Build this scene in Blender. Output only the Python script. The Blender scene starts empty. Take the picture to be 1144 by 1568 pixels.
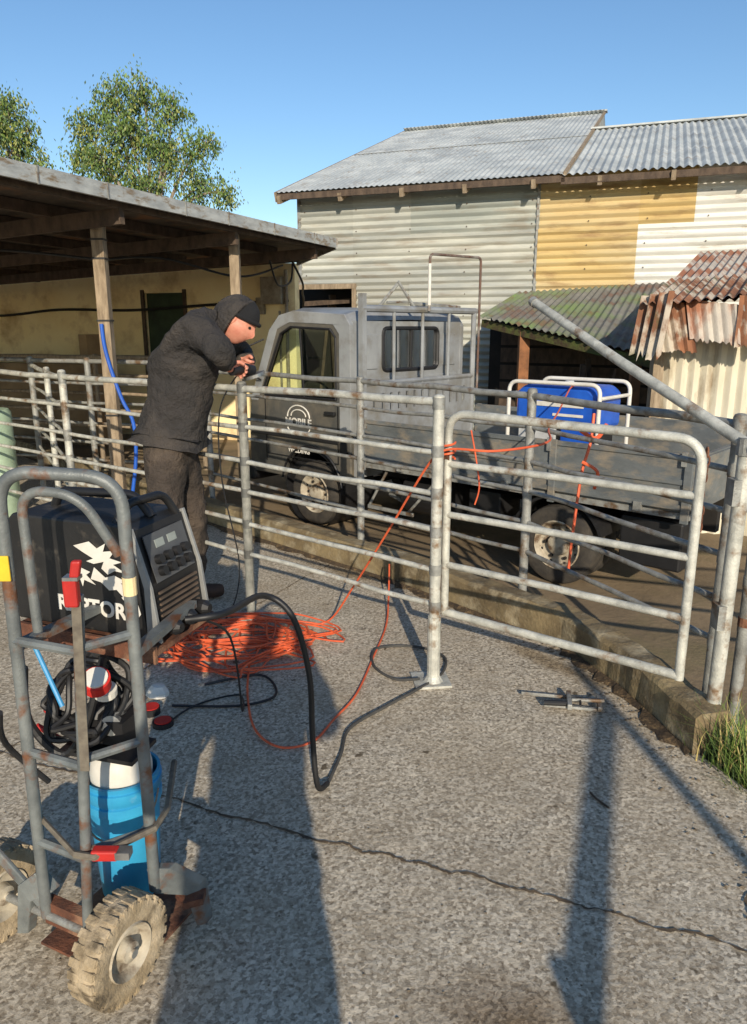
import bpy, bmesh, math, random
from mathutils import Vector as V, Matrix
from mathutils.geometry import tessellate_polygon
R = random.Random(7)
scene = bpy.context.scene
Z = V((0,0,1))

# ------------------------------------------------------------------ helpers
def lin(r,g,b):
    f=lambda c:(c/255/12.92 if c/255<=.04045 else ((c/255+.055)/1.055)**2.4)
    return (f(r),f(g),f(b),1)

def mat(name,c1,c2=None,scale=5,rough=.6,metal=0,bump=0,bscale=40,stretch=(1,1,1),c3=None,s3=3,t3=.6,soft=.06,c4=None,s4=1,t4=.6,bdist=.01):
    m=bpy.data.materials.new(name); m.use_nodes=True
    nt=m.node_tree; N=nt.nodes; L=nt.links; b=N['Principled BSDF']
    b.inputs['Roughness'].default_value=rough; b.inputs['Metallic'].default_value=metal
    tc=N.new('ShaderNodeTexCoord'); mp=N.new('ShaderNodeMapping'); mp.inputs['Scale'].default_value=stretch
    L.new(tc.outputs['Object'],mp.inputs['Vector'])
    def noise(s,d=6):
        n=N.new('ShaderNodeTexNoise'); n.inputs['Scale'].default_value=s; n.inputs['Detail'].default_value=d
        n.inputs['Roughness'].default_value=.62
        L.new(mp.outputs[0],n.inputs['Vector']); return n
    def ramp(n,p0,p1,a,c):
        r=N.new('ShaderNodeValToRGB'); e=r.color_ramp.elements
        e[0].position=p0; e[1].position=p1; e[0].color=a; e[1].color=c
        L.new(n.outputs['Fac'],r.inputs[0]); return r
    c2=c2 or tuple(x*.75 for x in c1[:3])+(1,)
    out=ramp(noise(scale),.35,.65,c1,c2).outputs[0]
    for cc,ss,tt in ((c3,s3,t3),(c4,s4,t4)):
        if cc:
            mk=ramp(noise(ss,8),tt-soft,tt+soft,(0,0,0,1),(1,1,1,1))
            mx=N.new('ShaderNodeMixRGB'); L.new(mk.outputs[0],mx.inputs[0]); L.new(out,mx.inputs[1]); mx.inputs[2].default_value=cc
            out=mx.outputs[0]
    L.new(out,b.inputs['Base Color'])
    rr=N.new('ShaderNodeMapRange'); L.new(noise(scale*2.3).outputs['Fac'],rr.inputs[0])
    rr.inputs[3].default_value=max(.05,rough-.12); rr.inputs[4].default_value=min(1,rough+.15); L.new(rr.outputs[0],b.inputs['Roughness'])
    if bump:
        bp=N.new('ShaderNodeBump'); bp.inputs['Strength'].default_value=bump; bp.inputs['Distance'].default_value=bdist
        L.new(noise(bscale,4).outputs['Fac'],bp.inputs['Height']); L.new(bp.outputs[0],b.inputs['Normal'])
    return m

def empty(name,parent=None):
    e=bpy.data.objects.new(name,None); scene.collection.objects.link(e); e.empty_display_size=.1
    if parent: e.parent=parent
    return e

def join(*gs):
    v=[];f=[]
    for g in gs:
        o=len(v); v+=list(g[0]); f+=[tuple(i+o for i in q) for q in g[1]]
    return v,f

def part(name,parent,m,*gs,bevel=0,smooth=False,auto=True,recalc=True,M=None):
    v,f=join(*gs)
    if M is not None: v=[M@V(p) for p in v]
    me=bpy.data.meshes.new(name); me.from_pydata([tuple(p) for p in v],[],f)
    if recalc:
        bm=bmesh.new(); bm.from_mesh(me); bmesh.ops.recalc_face_normals(bm,faces=bm.faces); bm.to_mesh(me); bm.free()
    ob=bpy.data.objects.new(name,me); scene.collection.objects.link(ob)
    ms=m if isinstance(m,(list,tuple)) else [m]
    for x in ms: me.materials.append(x)
    if smooth:
        for p in me.polygons: p.use_smooth=True
        try: me.set_sharp_from_angle(angle=math.radians(40))
        except Exception: pass
    if parent: ob.parent=parent
    if bevel:
        b=ob.modifiers.new('Bevel','BEVEL'); b.width=bevel; b.segments=2; b.limit_method='ANGLE'
    return ob

def boxf(o,a,b,c):
    o,a,b,c=V(o),V(a),V(b),V(c)
    v=[o,o+a,o+a+b,o+b,o+c,o+a+c,o+a+b+c,o+b+c]
    return v,[(0,3,2,1),(4,5,6,7),(0,1,5,4),(1,2,6,5),(2,3,7,6),(3,0,4,7)]
def box(c,s): 
    c=V(c); return boxf(c-V(s)/2,(s[0],0,0),(0,s[1],0),(0,0,s[2]))
def beam(p,q,w,h,up=Z):
    p,q=V(p),V(q); d=(q-p); s=d.cross(up).normalized()*w; u=s.cross(d).normalized()*h
    return boxf(p-s/2-u/2,d,s,u)
def prism(poly,vec):
    poly=[V(p) for p in poly]; vec=V(vec); n=len(poly)
    v=poly+[p+vec for p in poly]
    f=[tuple(range(n)),tuple(range(2*n-1,n-1,-1))]+[(i,(i+1)%n,n+(i+1)%n,n+i) for i in range(n)]
    return v,f
def plate(outer,holes,vec):
    loops=[[V(p) for p in l] for l in [outer]+holes]; vec=V(vec)
    flat=[p for l in loops for p in l]; n=len(flat)
    tr=tessellate_polygon(loops)
    v=flat+[p+vec for p in flat]; f=[]
    for t in tr: f.append(tuple(t)); f.append(tuple(n+i for i in reversed(t)))
    o=0
    for l in loops:
        k=len(l)
        for i in range(k): f.append((o+i,o+(i+1)%k,n+o+(i+1)%k,n+o+i))
        o+=k
    return v,f
def tube(pts,r,n=10,closed=False):
    pts=[V(p) for p in pts]; m=len(pts); v=[];f=[]
    rs=r if isinstance(r,(list,tuple)) else [r]*m
    ref=None
    for i,p in enumerate(pts):
        a=pts[(i-1)%m] if (closed or i>0) else p; b=pts[(i+1)%m] if (closed or i<m-1) else p
        t=(b-a).normalized()
        if ref is None:
            ref=t.orthogonal().normalized()
        ref=(ref-t*ref.dot(t)); 
        if ref.length<1e-5: ref=t.orthogonal()
        ref.normalize(); bi=t.cross(ref)
        for k in range(n):
            an=2*math.pi*k/n; v.append(p+(ref*math.cos(an)+bi*math.sin(an))*rs[i])
    for i in range(m if closed else m-1):
        j=(i+1)%m
        for k in range(n): f.append((i*n+k,i*n+(k+1)%n,j*n+(k+1)%n,j*n+k))
    if not closed: f+= [tuple(range(n-1,-1,-1)),tuple((m-1)*n+k for k in range(n))]
    return v,f
def cat(pts,k=6,closed=False):
    pts=[V(p) for p in pts]; m=len(pts); out=[]
    for i in range(m if closed else m-1):
        g=lambda j:(pts[j%m] if closed else pts[max(0,min(m-1,j))])
        a,b,c,d=g(i-1),g(i),g(i+1),g(i+2)
        for s in range(k):
            t=s/k; out.append(.5*((2*b)+(c-a)*t+(2*a-5*b+4*c-d)*t*t+(3*b-a-3*c+d)*t**3))
    if not closed: out.append(pts[-1])
    return out
def fillet(pts,r,k=6,closed=False):
    pts=[V(p) for p in pts]; m=len(pts); out=[]
    for i,p in enumerate(pts):
        if not closed and i in (0,m-1): out.append(p); continue
        a=pts[(i-1)%m]-p; b=pts[(i+1)%m]-p; rr=min(r,a.length*.45,b.length*.45)
        s=p+a.normalized()*rr; e=p+b.normalized()*rr
        for t in range(k+1):
            t/=k; out.append(s*(1-t)**2+p*2*t*(1-t)+e*t*t)
    return out
def lathe(prof,c,axis,n=32):
    c=V(c); ax=V(axis).normalized(); x=ax.orthogonal().normalized(); y=ax.cross(x); v=[];f=[]
    for r,h in prof:
        for k in range(n):
            a=2*math.pi*k/n; v.append(c+ax*h+(x*math.cos(a)+y*math.sin(a))*max(r,1e-4))
    for i in range(len(prof)-1):
        for k in range(n): f.append((i*n+k,i*n+(k+1)%n,(i+1)*n+(k+1)%n,(i+1)*n+k))
    return v,f
def sph(c,r,n=16,m=10):
    c=V(c); r=V(r) if hasattr(r,'__len__') else V((r,r,r)); v=[];f=[]
    for i in range(m+1):
        th=math.pi*i/m
        for k in range(n):
            a=2*math.pi*k/n; v.append(V((c.x+r.x*math.sin(th)*math.cos(a),c.y+r.y*math.sin(th)*math.sin(a),c.z+r.z*math.cos(th))))
    for i in range(m):
        for k in range(n): f.append((i*n+k,i*n+(k+1)%n,(i+1)*n+(k+1)%n,(i+1)*n+k))
    return v,f
def corr(o,u,w,lu,lw,pitch=.1,amp=.012,nw=1,jag=0):
    o=V(o);u=V(u).normalized();w=V(w).normalized();nn=u.cross(w).normalized()
    k=max(2,int(lu/pitch*6)); v=[];f=[]
    for i in range(k+1):
        s=lu*i/k
        for j in range(nw+1):
            t=lw*j/nw
            jj=(R.uniform(-jag,jag) if (jag and j==0) else 0)
            v.append(o+u*s+w*(t+jj)+nn*(amp*math.cos(2*math.pi*s/pitch)))
    for i in range(k):
        for j in range(nw):
            a=i*(nw+1)+j; f.append((a,a+nw+1,a+nw+2,a+1))
    return v,f

# ------------------------------------------------------------------ materials
galv=mat('galvanised_pipe',lin(206,204,192),lin(158,157,148),14,.5,.15,.3,120,c3=lin(126,100,74),s3=9,t3=.61)
galv2=mat('galvanised_pipe_dull',lin(158,158,152),lin(120,119,114),14,.5,.2,.3,120,c3=lin(104,82,60),s3=9,t3=.59)
steelp=mat('trolley_grey_paint',lin(124,128,126),lin(94,98,98),10,.45,.15,.2,90,c3=lin(112,76,54),s3=12,t3=.58)
rust=mat('rust',lin(120,74,52),lin(80,52,40),18,.85,.1,.5,80,c3=lin(140,104,80),s3=7,t3=.55)
rustg=mat('rusty_grey_pipe',lin(112,84,70),lin(90,74,66),12,.8,.1,.3,80,c3=lin(140,134,126),s3=4,t3=.55)
wallg=[mat('corrugated_grey_%d'%i,lin(*a),lin(*b),1.3,.7,0,.1,30,(.25,.25,1.5),c3=lin(202,200,186),s3=1.6,t3=.62,soft=.14,c4=lin(134,114,90),s4=5,t4=.68) for i,(a,b) in enumerate([((160,164,156),(136,140,134)),((176,176,166),(150,152,146)),((146,150,146),(164,162,150))])]
wally=[mat('corrugated_ochre_%d'%i,lin(*a),lin(*b),1.6,.8,0,.1,30,(.3,.3,1.5),c3=lin(192,176,138),s3=1.7,t3=.57,soft=.12,c4=lin(146,116,80),s4=6,t4=.64) for i,(a,b) in enumerate([((200,174,118),(178,152,100)),((194,170,122),(204,180,130))])]
wallw=[mat('corrugated_white_%d'%i,lin(*a),lin(*b),1.6,.7,0,.1,30,(.3,.3,1.5),c3=lin(186,182,172),s3=2,t3=.58,soft=.1,c4=lin(150,132,108),s4=6,t4=.67) for i,(a,b) in enumerate([((218,216,208),(198,198,192)),((208,207,200),(222,219,210))])]
roofm=mat('roof_iron',lin(176,181,180),lin(152,157,158),1.2,.65,0,.1,30,(1,1,1),c3=lin(196,199,196),s3=2.2,t3=.56,soft=.12,c4=lin(136,122,104),s4=4,t4=.68)
rustiron=mat('rusty_iron',lin(146,98,68),lin(102,68,50),5,.9,0,.4,60,(1,1,.6),c3=lin(184,172,154),s3=4,t3=.53,soft=.05,c4=lin(88,88,54),s4=5,t4=.62)
rustiron2=mat('pale_rusty_iron',lin(192,184,170),lin(162,152,142),5,.8,0,.4,60,(1,1,.6),c3=lin(150,100,74),s3=2.6,t3=.51,soft=.06)
mossiron=mat('mossy_iron',lin(128,126,118),lin(98,96,90),3,.85,0,.3,60,c3=lin(112,132,80),s3=1.6,t3=.57,soft=.1,c4=lin(118,84,66),s4=3,t4=.62)
paleiron=mat('pale_iron',lin(220,212,192),lin(194,186,164),3,.8,0,.2,60,(1,1,.3),c3=lin(148,132,108),s3=4,t3=.58)
timber=mat('weathered_timber',lin(162,144,120),lin(118,102,82),8,.85,0,.5,50,(3,3,.6))
timberd=mat('dark_timber',lin(96,80,66),lin(66,54,45),6,.9,0,.5,50,(2,2,1))
cream=mat('cream_wall',lin(250,232,184),lin(238,214,160),1.2,.85,0,.2,30,c3=lin(190,158,112),s3=2,t3=.63,soft=.12)
brownw=mat('brown_low_wall',lin(164,138,104),lin(128,104,78),2,.9,0,.3,30)
greend=mat('green_door',lin(56,72,52),lin(40,52,40),4,.8)
dark=mat('dark_interior',lin(38,33,28),lin(25,22,19),3,.9)  # near-black; paints shade behind openings, also used for chassis, nuts and eyes
concrete=mat('kerb_concrete',lin(156,138,102),lin(112,96,70),5,.9,0,.6,60,c3=lin(82,69,49),s3=3,t3=.5,soft=.12,c4=lin(182,168,138),s4=6,t4=.62)
black=mat('black_plastic',lin(34,33,34),lin(25,25,26),8,.5)
blackp=mat('black_panel_paint',lin(27,27,28),lin(40,39,38),6,.45,0,.1,80,c3=lin(80,74,66),s3=9,t3=.62)
rubber=mat('rubber',lin(46,43,40),lin(70,64,56),12,.85,0,.3,80)
creamrub=mat('dusty_tyre',lin(184,166,138),lin(146,128,100),14,.9,0,.5,90,c3=lin(96,84,66),s3=10,t3=.54)
whitep=mat('white_paint',lin(222,218,208),lin(202,196,184),8,.5)
rimm=mat('dusty_rim',lin(190,180,160),lin(150,138,118),9,.7,0,.2,60,c3=lin(96,76,56),s3=10,t3=.56)
redp=mat('red_plastic',lin(200,44,36),lin(164,34,30),8,.5)
yel=mat('yellow_label',lin(232,200,50),lin(214,176,40),9,.5)
bluep=mat('blue_bucket_plastic',lin(60,164,204),lin(48,142,188),5,.42,0,.05,60,c3=lin(120,170,190),s3=7,t3=.63)
bluegen=mat('blue_generator',lin(34,94,196),lin(26,76,170),6,.4)
bluepipe=mat('blue_pipe',lin(30,92,190),lin(26,80,170),6,.5)
orange=mat('orange_cable',lin(226,104,62),lin(196,82,48),10,.55)
truckd=mat('truck_dark_paint',lin(92,91,87),lin(76,76,73),2,.36,.2,.03,40,c3=lin(128,118,102),s3=3,t3=.58,soft=.15)
trucks=mat('truck_silver',lin(166,168,168),lin(138,140,142),2,.38,.25,.03,40,c3=lin(132,126,114),s3=4,t3=.59,soft=.12)
tray=mat('tray_steel',lin(118,122,122),lin(90,94,95),3,.5,.15,.2,40,(1,1,2),c3=lin(148,136,118),s3=5,t3=.58,soft=.1)
jack=mat('jacket_cloth',lin(50,46,44),lin(37,35,34),5,.9,0,1,11,c3=lin(70,63,57),s3=3,t3=.58,soft=.1,bdist=.05)
trou=mat('trouser_cloth',lin(68,58,50),lin(48,42,37),6,.92,0,1,14,c3=lin(88,76,64),s3=4,t3=.6,soft=.1,bdist=.04)
bean=mat('beanie_wool',lin(26,26,28),lin(20,20,22),20,.95,0,.6,300)
skin=mat('skin',lin(214,148,124),lin(198,126,104),20,.55,0,.1,200)
leather=mat('boot_leather',lin(72,50,36),lin(50,36,28),12,.7)
jeans=mat('jeans',lin(52,62,84),lin(40,48,66),12,.9)
chrome=mat('worn_metal',lin(176,176,174),lin(130,130,128),14,.35,.8)
dirt=mat('dirt_litter',lin(84,68,48),lin(54,44,34),20,.95,0,.8,70,c3=lin(122,100,70),s3=30,t3=.6)
bark=mat('bark',lin(170,158,140),lin(120,106,90),6,.9,0,.5,30)

def glassm():
    m=bpy.data.materials.new('window_glass'); m.use_nodes=True; nt=m.node_tree; N=nt.nodes
    N.remove(N['Principled BSDF']); o=N['Material Output']
    t=N.new('ShaderNodeBsdfTransparent'); t.inputs[0].default_value=(.78,.86,.74,1)
    g=N.new('ShaderNodeBsdfGlossy'); g.inputs['Roughness'].default_value=.04
    fr=N.new('ShaderNodeFresnel'); fr.inputs[0].default_value=1.6
    mx=N.new('ShaderNodeMixShader'); nt.links.new(fr.outputs[0],mx.inputs[0]); nt.links.new(t.outputs[0],mx.inputs[1]); nt.links.new(g.outputs[0],mx.inputs[2])
    nt.links.new(mx.outputs[0],o.inputs[0]); return m
glass=glassm()

def leafm(name,a,b):
    m=mat(name,a,b,2.5,.55); m.node_tree.nodes['Principled BSDF'].inputs['Roughness'].default_value=.5
    return m
leaves=[leafm('leaf_green',lin(112,136,66),lin(90,114,52)),leafm('leaf_dark',lin(74,96,52),lin(58,78,44)),leafm('leaf_olive',lin(146,150,78),lin(122,126,62))]

# ------------------------------------------------------------------ ground material
def slabmat():
    m=bpy.data.materials.new('aggregate_concrete'); m.use_nodes=True; nt=m.node_tree; N=nt.nodes; L=nt.links; b=N['Principled BSDF']
    tc=N.new('ShaderNodeTexCoord'); P=tc.outputs['Object']
    def noise(s,d=6,r=.6,vec=None):
        n=N.new('ShaderNodeTexNoise'); n.inputs['Scale'].default_value=s; n.inputs['Detail'].default_value=d; n.inputs['Roughness'].default_value=r
        L.new(vec or P,n.inputs['Vector']); return n.outputs['Fac']
    def ramp(f,p0,p1,a=(0,0,0,1),c=(1,1,1,1)):
        r=N.new('ShaderNodeValToRGB'); e=r.color_ramp.elements; e[0].position=p0; e[1].position=p1; e[0].color=a; e[1].color=c; L.new(f,r.inputs[0]); return r.outputs[0]
    def mix(f,a,c,mode='MIX'):
        x=N.new('ShaderNodeMixRGB'); x.blend_type=mode
        for i,s in enumerate((f,a,c)):
            if isinstance(s,(tuple,float,int)): x.inputs[i].default_value=s
            else: L.new(s,x.inputs[i])
        return x.outputs[0]
    col=ramp(noise(1.1,8,.65),.36,.66,lin(176,163,142),lin(204,191,168))
    vo=N.new('ShaderNodeTexVoronoi'); vo.inputs['Scale'].default_value=95; L.new(P,vo.inputs['Vector'])
    bw=N.new('ShaderNodeRGBToBW'); L.new(vo.outputs['Color'],bw.inputs[0])
    stones=ramp(bw.outputs[0],.15,.85,lin(122,111,95),lin(236,224,202))
    col=mix(.62,col,stones)
    pits=ramp(noise(60,5,.75),.38,.5,(.36,.32,.28,1),(1,1,1,1)); col=mix(.8,col,pits,'MULTIPLY')
    smears=ramp(noise(2.2,9,.72),.42,.68); s2=N.new('ShaderNodeMath'); s2.operation='MULTIPLY'; L.new(smears,s2.inputs[0]); s2.inputs[1].default_value=.5
    col=mix(s2.outputs[0],col,lin(142,124,98))
    pale=ramp(noise(1.7,9,.75),.58,.7); s3=N.new('ShaderNodeMath'); s3.operation='MULTIPLY'; L.new(pale,s3.inputs[0]); s3.inputs[1].default_value=.35
    col=mix(s3.outputs[0],col,lin(218,208,188))
    spots=ramp(noise(12,3,.5),.68,.72); col=mix(spots,col,lin(98,86,68))
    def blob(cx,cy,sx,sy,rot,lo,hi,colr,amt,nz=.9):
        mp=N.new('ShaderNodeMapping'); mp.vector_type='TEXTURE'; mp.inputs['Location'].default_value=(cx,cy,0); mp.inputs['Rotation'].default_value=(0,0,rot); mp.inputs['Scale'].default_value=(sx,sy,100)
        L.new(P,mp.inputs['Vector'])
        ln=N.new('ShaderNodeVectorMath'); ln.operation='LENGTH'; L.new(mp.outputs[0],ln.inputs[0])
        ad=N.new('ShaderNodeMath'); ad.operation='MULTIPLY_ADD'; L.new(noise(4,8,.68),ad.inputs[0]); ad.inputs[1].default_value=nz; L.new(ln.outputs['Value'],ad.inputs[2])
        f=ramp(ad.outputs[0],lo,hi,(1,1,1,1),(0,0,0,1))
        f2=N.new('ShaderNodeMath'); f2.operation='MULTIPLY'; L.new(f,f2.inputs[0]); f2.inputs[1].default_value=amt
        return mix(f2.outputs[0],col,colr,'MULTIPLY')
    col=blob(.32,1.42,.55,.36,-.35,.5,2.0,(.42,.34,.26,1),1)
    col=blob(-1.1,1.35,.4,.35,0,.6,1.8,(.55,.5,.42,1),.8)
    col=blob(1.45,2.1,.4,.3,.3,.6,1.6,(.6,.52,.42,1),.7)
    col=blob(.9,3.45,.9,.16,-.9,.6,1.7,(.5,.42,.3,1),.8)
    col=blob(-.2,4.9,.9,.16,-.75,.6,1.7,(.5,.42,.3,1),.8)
    L.new(col,b.inputs['Base Color']); b.inputs['Roughness'].default_value=.9
    ad=N.new('ShaderNodeMath'); ad.operation='ADD'; L.new(noise(60,5,.7),ad.inputs[0]); L.new(bw.outputs[0],ad.inputs[1])
    bp=N.new('ShaderNodeBump'); bp.inputs['Strength'].default_value=.8; bp.inputs['Distance'].default_value=.0045; L.new(ad.outputs[0],bp.inputs['Height']); 
    bp2=N.new('ShaderNodeBump'); bp2.inputs['Strength'].default_value=.5; bp2.inputs['Distance'].default_value=.03; L.new(noise(3,5,.6),bp2.inputs['Height']); L.new(bp2.outputs[0],bp.inputs['Normal'])
    L.new(bp.outputs[0],b.inputs['Normal'])
    return m
slabm=slabmat()
groundm=mat('dirt_ground',lin(146,126,98),lin(112,96,74),1.5,.95,0,.6,30,c3=lin(104,98,64),s3=.8,t3=.62,soft=.08)

# ------------------------------------------------------------------ ground, slab, kerb
GZ=-.16
part('ground',None,groundm,([(-300,-300,GZ),(300,-300,GZ),(300,500,GZ),(-300,500,GZ)],[(0,1,2,3)]))
KP=[(-6,11.2),(-1.9,6.68),(-1.36,6.13),(-.6,5.4),(.12,4.7),(.51,4.24),(1.0,3.66),(1.16,3.2),(1.27,2.62)]
edge=[(2.5,1.1),(2.1,1.42),(1.8,1.78),(1.62,2.0),(1.5,2.1),(1.38,2.32)]
ed2=[]
for i in range(len(edge)-1):
    for s in range(6):
        t=s/6; ed2.append((edge[i][0]*(1-t)+edge[i+1][0]*t+R.uniform(-.018,.018),edge[i][1]*(1-t)+edge[i+1][1]*t+R.uniform(-.018,.018)))
poly=[(-16,-8),(2.6,-8)]+ed2+[(x+.03,y) for x,y in reversed(KP)]+[(-16,11.2)]
part('concrete_yard',None,slabm,prism([(x,y,-.3) for x,y in poly],(0,0,.3)))
def offset(path,d):
    out=[]
    for i,(x,y) in enumerate(path):
        a=path[max(0,i-1)];b=path[min(len(path)-1,i+1)]; t=V((b[0]-a[0],b[1]-a[1])).normalized()
        out.append((x-t.y*d,y+t.x*d))
    return out
def dense(path,k=8):
    out=[]
    for i in range(len(path)-1):
        for s in range(k): t=s/k; out.append((path[i][0]*(1-t)+path[i+1][0]*t,path[i][1]*(1-t)+path[i+1][1]*t))
    return out+[path[-1]]
kp=dense(KP,10); ko=offset(kp,.15)
v=[];f=[]
for i,((a,b),(c,d)) in enumerate(zip(kp,ko)):
    j=lambda s=.006:R.uniform(-s,s)
    h=.18+j(.006); rr=.02
    v+=[(a+j(),b+j(),-.25),(a+j(),b+j(),h-rr),(a+(c-a)*.12,b+(d-b)*.12,h),(a+(c-a)*.88,b+(d-b)*.88,h+j(.004)),(c+j(),d+j(),h-rr),(c,d,-.25)]
    if i:
        o=i*6; 
        for k in range(5): f.append((o-6+k,o-5+k,o+1+k,o+k))
f+= [(0,1,2,3,4,5),tuple(len(v)-6+k for k in range(6))]
part('concrete_kerb',None,concrete,(v,f))
ki=offset(kp,-.01); kj=offset(kp,-.05)
v=[];f=[]
for i in range(len(kp)):
    w=R.uniform(.01,.07); a=V(ki[i]); b=a+(V(kj[i])-a).normalized()*w
    v+=[(a.x,a.y,.02),(b.x,b.y,.003)]
    if i: f.append((2*i-2,2*i-1,2*i+1,2*i))
part('kerb_dirt',None,dirt,(v,f))
def ribbon(pts,w,z=.004,jit=.008,k=14):
    pd=dense(pts,k)
    ph=R.uniform(0,9)
    pd=[(x+R.uniform(-jit,jit)*.5+jit*math.sin(i*.23+ph),y+R.uniform(-jit,jit)*.5+jit*math.sin(i*.37+ph)) for i,(x,y) in enumerate(pd)]
    l=offset(pd,w/2); v=[];f=[]
    for i,(p,q) in enumerate(zip(pd,l)):
        s=R.uniform(.25,1.3); v+=[(p[0]-(q[0]-p[0])*s,p[1]-(q[1]-p[1])*s,z),(p[0]+(q[0]-p[0])*s,p[1]+(q[1]-p[1])*s,z)]
        if i: f.append((2*i-2,2*i-1,2*i+1,2*i))
    return v,f
crackm=mat('joint_dirt',lin(110,92,70),lin(64,54,44),20,.95)
part('slab_joint',None,crackm,
 ribbon([(-4,3.57),(-1.49,2.63),(-.16,2.11),(.3,1.95),(1.02,1.67),(1.9,1.33)],.011,k=60),
 ribbon([(-1.49,2.63),(-.9,3.9),(-.3,5.1)],.008,.0045,k=60),
 ribbon([(1.05,1.66),(1.12,1.85),(1.3,2.0),(1.45,2.2)],.02,.005,.012,k=20),
 ribbon([(-1.49,2.63),(-2.3,.5)],.008,.0045,k=40))
v=[];f=[]
def pebble(x,y,z,s):
    o=len(v); q=[V((1,0,0)),V((0,1,0)),V((-1,0,0)),V((0,-1,0)),V((0,0,.7)),V((0,0,-.5))]
    for a in q: v.append((x+a.x*s*R.uniform(.6,1.3),y+a.y*s*R.uniform(.6,1.3),z+a.z*s*R.uniform(.5,1)))
    for t in ((0,1,4),(1,2,4),(2,3,4),(3,0,4),(1,0,5),(2,1,5),(3,2,5),(0,3,5)): f.append(tuple(o+i for i in t))
for _ in range(900): pebble(R.uniform(-1.6,1.5),R.uniform(1.2,4.5),.002,R.uniform(.0015,.005))
for _ in range(800):
    i=R.randrange(len(kp)); p=V(kp[i]); 
    if p.y>8: continue
    q=p+(V(kj[i])-p).normalized()*abs(R.gauss(0,.06)); pebble(q.x,q.y,.004,R.uniform(.003,.01))
for _ in range(140): pebble(R.uniform(1.05,1.6),R.uniform(1.55,2.6),.004,R.uniform(.003,.010))
part('gravel',None,mat('gravel_bits',lin(126,112,92),lin(70,60,48),30,.9),(v,f))

# ------------------------------------------------------------------ barn
B0=V((-1.217,13,0)); U=V((.94,-.341,0)).normalized(); W=V((.341,.94,0)).normalized()
barn=empty('corrugated_iron_barn')
rows=[3.85,3.09,2.33,1.57,.81,.05,-.71]
gs={}
def addg(key,g): gs.setdefault(key,[]).append(g)
for r in range(6):
    zt,zb=rows[r],rows[r+1]
    cuts=[0,.95,2.4,3.89,5.3,6.03,7.6,9.2,11,13] if r%2 else [0,.95,1.9,3.89,5.3,6.03,8.3,10.4,13]
    for a,b in zip(cuts[:-1],cuts[1:]):
        if a<.9 and zt<2.4: continue
        if b<=3.9: k=('g',R.randrange(3))
        elif b<=5.31: k=('y',R.randrange(2))
        elif b<=6.04: k=('y',R.randrange(2)) if r==0 else ('w',R.randrange(2))
        else: k=('w',R.randrange(2))
        off=W*(-R.uniform(.002,.018))
        addg(k,corr(B0+U*a+off+Z*(zb-.02),Z,U,zt-zb+.02,b-a+.02,.11,.02))
src={'g':wallg,'y':wally,'w':wallw}
for (k,i),g in gs.items(): part('wall_sheets_%s%d'%(k,i),barn,src[k][i],*g,smooth=True)
nl=[]
for s in [.1,1.0,1.9,2.8,3.8,4.6,5.4,6.2,7.1]:
    for k in range(0,34,3):
        z=3.8-k*.11
        if s<.95 and z<2.4: continue
        c=B0+U*(s+R.uniform(-.01,.01))-W*.04+Z*z; nl.append(boxf(c,U*.016,W*.01,Z*.016))
part('roofing_nails',barn,timberd,*nl)
part('shade_backing',barn,dark,boxf(B0+W*.06+U*.97,U*12.0,W*.05,Z*3.8),boxf(B0+W*.62-U*.75-Z*.2,U*1.75,W*.05,Z*2.62),boxf(B0+W*.06+U*.02+Z*2.36,U*.94,W*.05,Z*1.45),boxf(B0+W*.12+U*.97,W*.49,U*.03,Z*2.4))  # near-black sheets: shade inside the barn opening is put into their colour
part('stored_boards',barn,timberd,beam(B0+W*.4+U*.1+Z*.2,B0+W*.5+U*.3+Z*2.1,.1,.05),beam(B0+W*.4+U*.5,B0+W*.5+U*.35+Z*2.2,.12,.05),beam(B0+W*.35-U*.1+Z*2.05,B0+W*.35+U*.9+Z*2.1,.06,.08))
part('left_wall',barn,wallg[0],prism([B0+W*2.4,B0+W*12.8,B0+W*12.8+Z*3.85,B0+W*6.4+Z*6.05,B0+Z*3.85,B0+Z*2.4,B0+W*2.4+Z*2.4],U*.04))
part('right_wall',barn,wallg[1],prism([B0+U*13,B0+U*13+W*12.8,B0+U*13+W*12.8+Z*3.85,B0+U*13+W*3.9+Z*5.1,B0+U*13+Z*3.85],U*.04))
part('back_wall',barn,wallg[1],boxf(B0+W*12.8,U*13,W*.04,Z*3.85))
slope=(6.15-3.87)/6.43
def slopevec(s=1): return (W*s+Z*slope).normalized()
fr=B0-U*.22-W*.38+Z*(3.88-.38*slope)
Ls=6.81*math.sqrt(1+slope*slope)
part('main_roof',barn,roofm,corr(fr,U,slopevec(),4.5,Ls,.09,.009,nw=4),smooth=True)
part('main_roof_back',barn,roofm,corr(fr+U*4.5+W*13.4,-U,slopevec(-1),4.5,Ls,.09,.013),smooth=True)
fr2=fr+U*4.45-Z*.02-W*.02
Ls2=4.3*math.sqrt(1+slope*slope)
part('side_roof',barn,[roofm],corr(fr2,U,slopevec(),9.2,Ls2,.11,.016,nw=4),smooth=True)
part('side_roof_back',barn,roofm,boxf(fr2+W*4.3+Z*(4.3*slope),U*9.2,W*8.5-Z*1.2,Z*.02))
part('roof_laps',barn,galv2,beam(fr+slopevec()*Ls*.5+Z*.016,fr+slopevec()*Ls*.5+U*4.5+Z*.016,.03,.004))
ridge=fr+W*6.81+Z*(6.81*slope)
part('ridge_cap',barn,roofm,beam(ridge-U*.02+Z*.02,ridge+U*4.55+Z*.02,.22,.03),beam(fr2+W*4.3+Z*(4.3*slope+.02),fr2+W*4.3+U*9.2+Z*(4.3*slope+.02),.16,.03))
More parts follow.
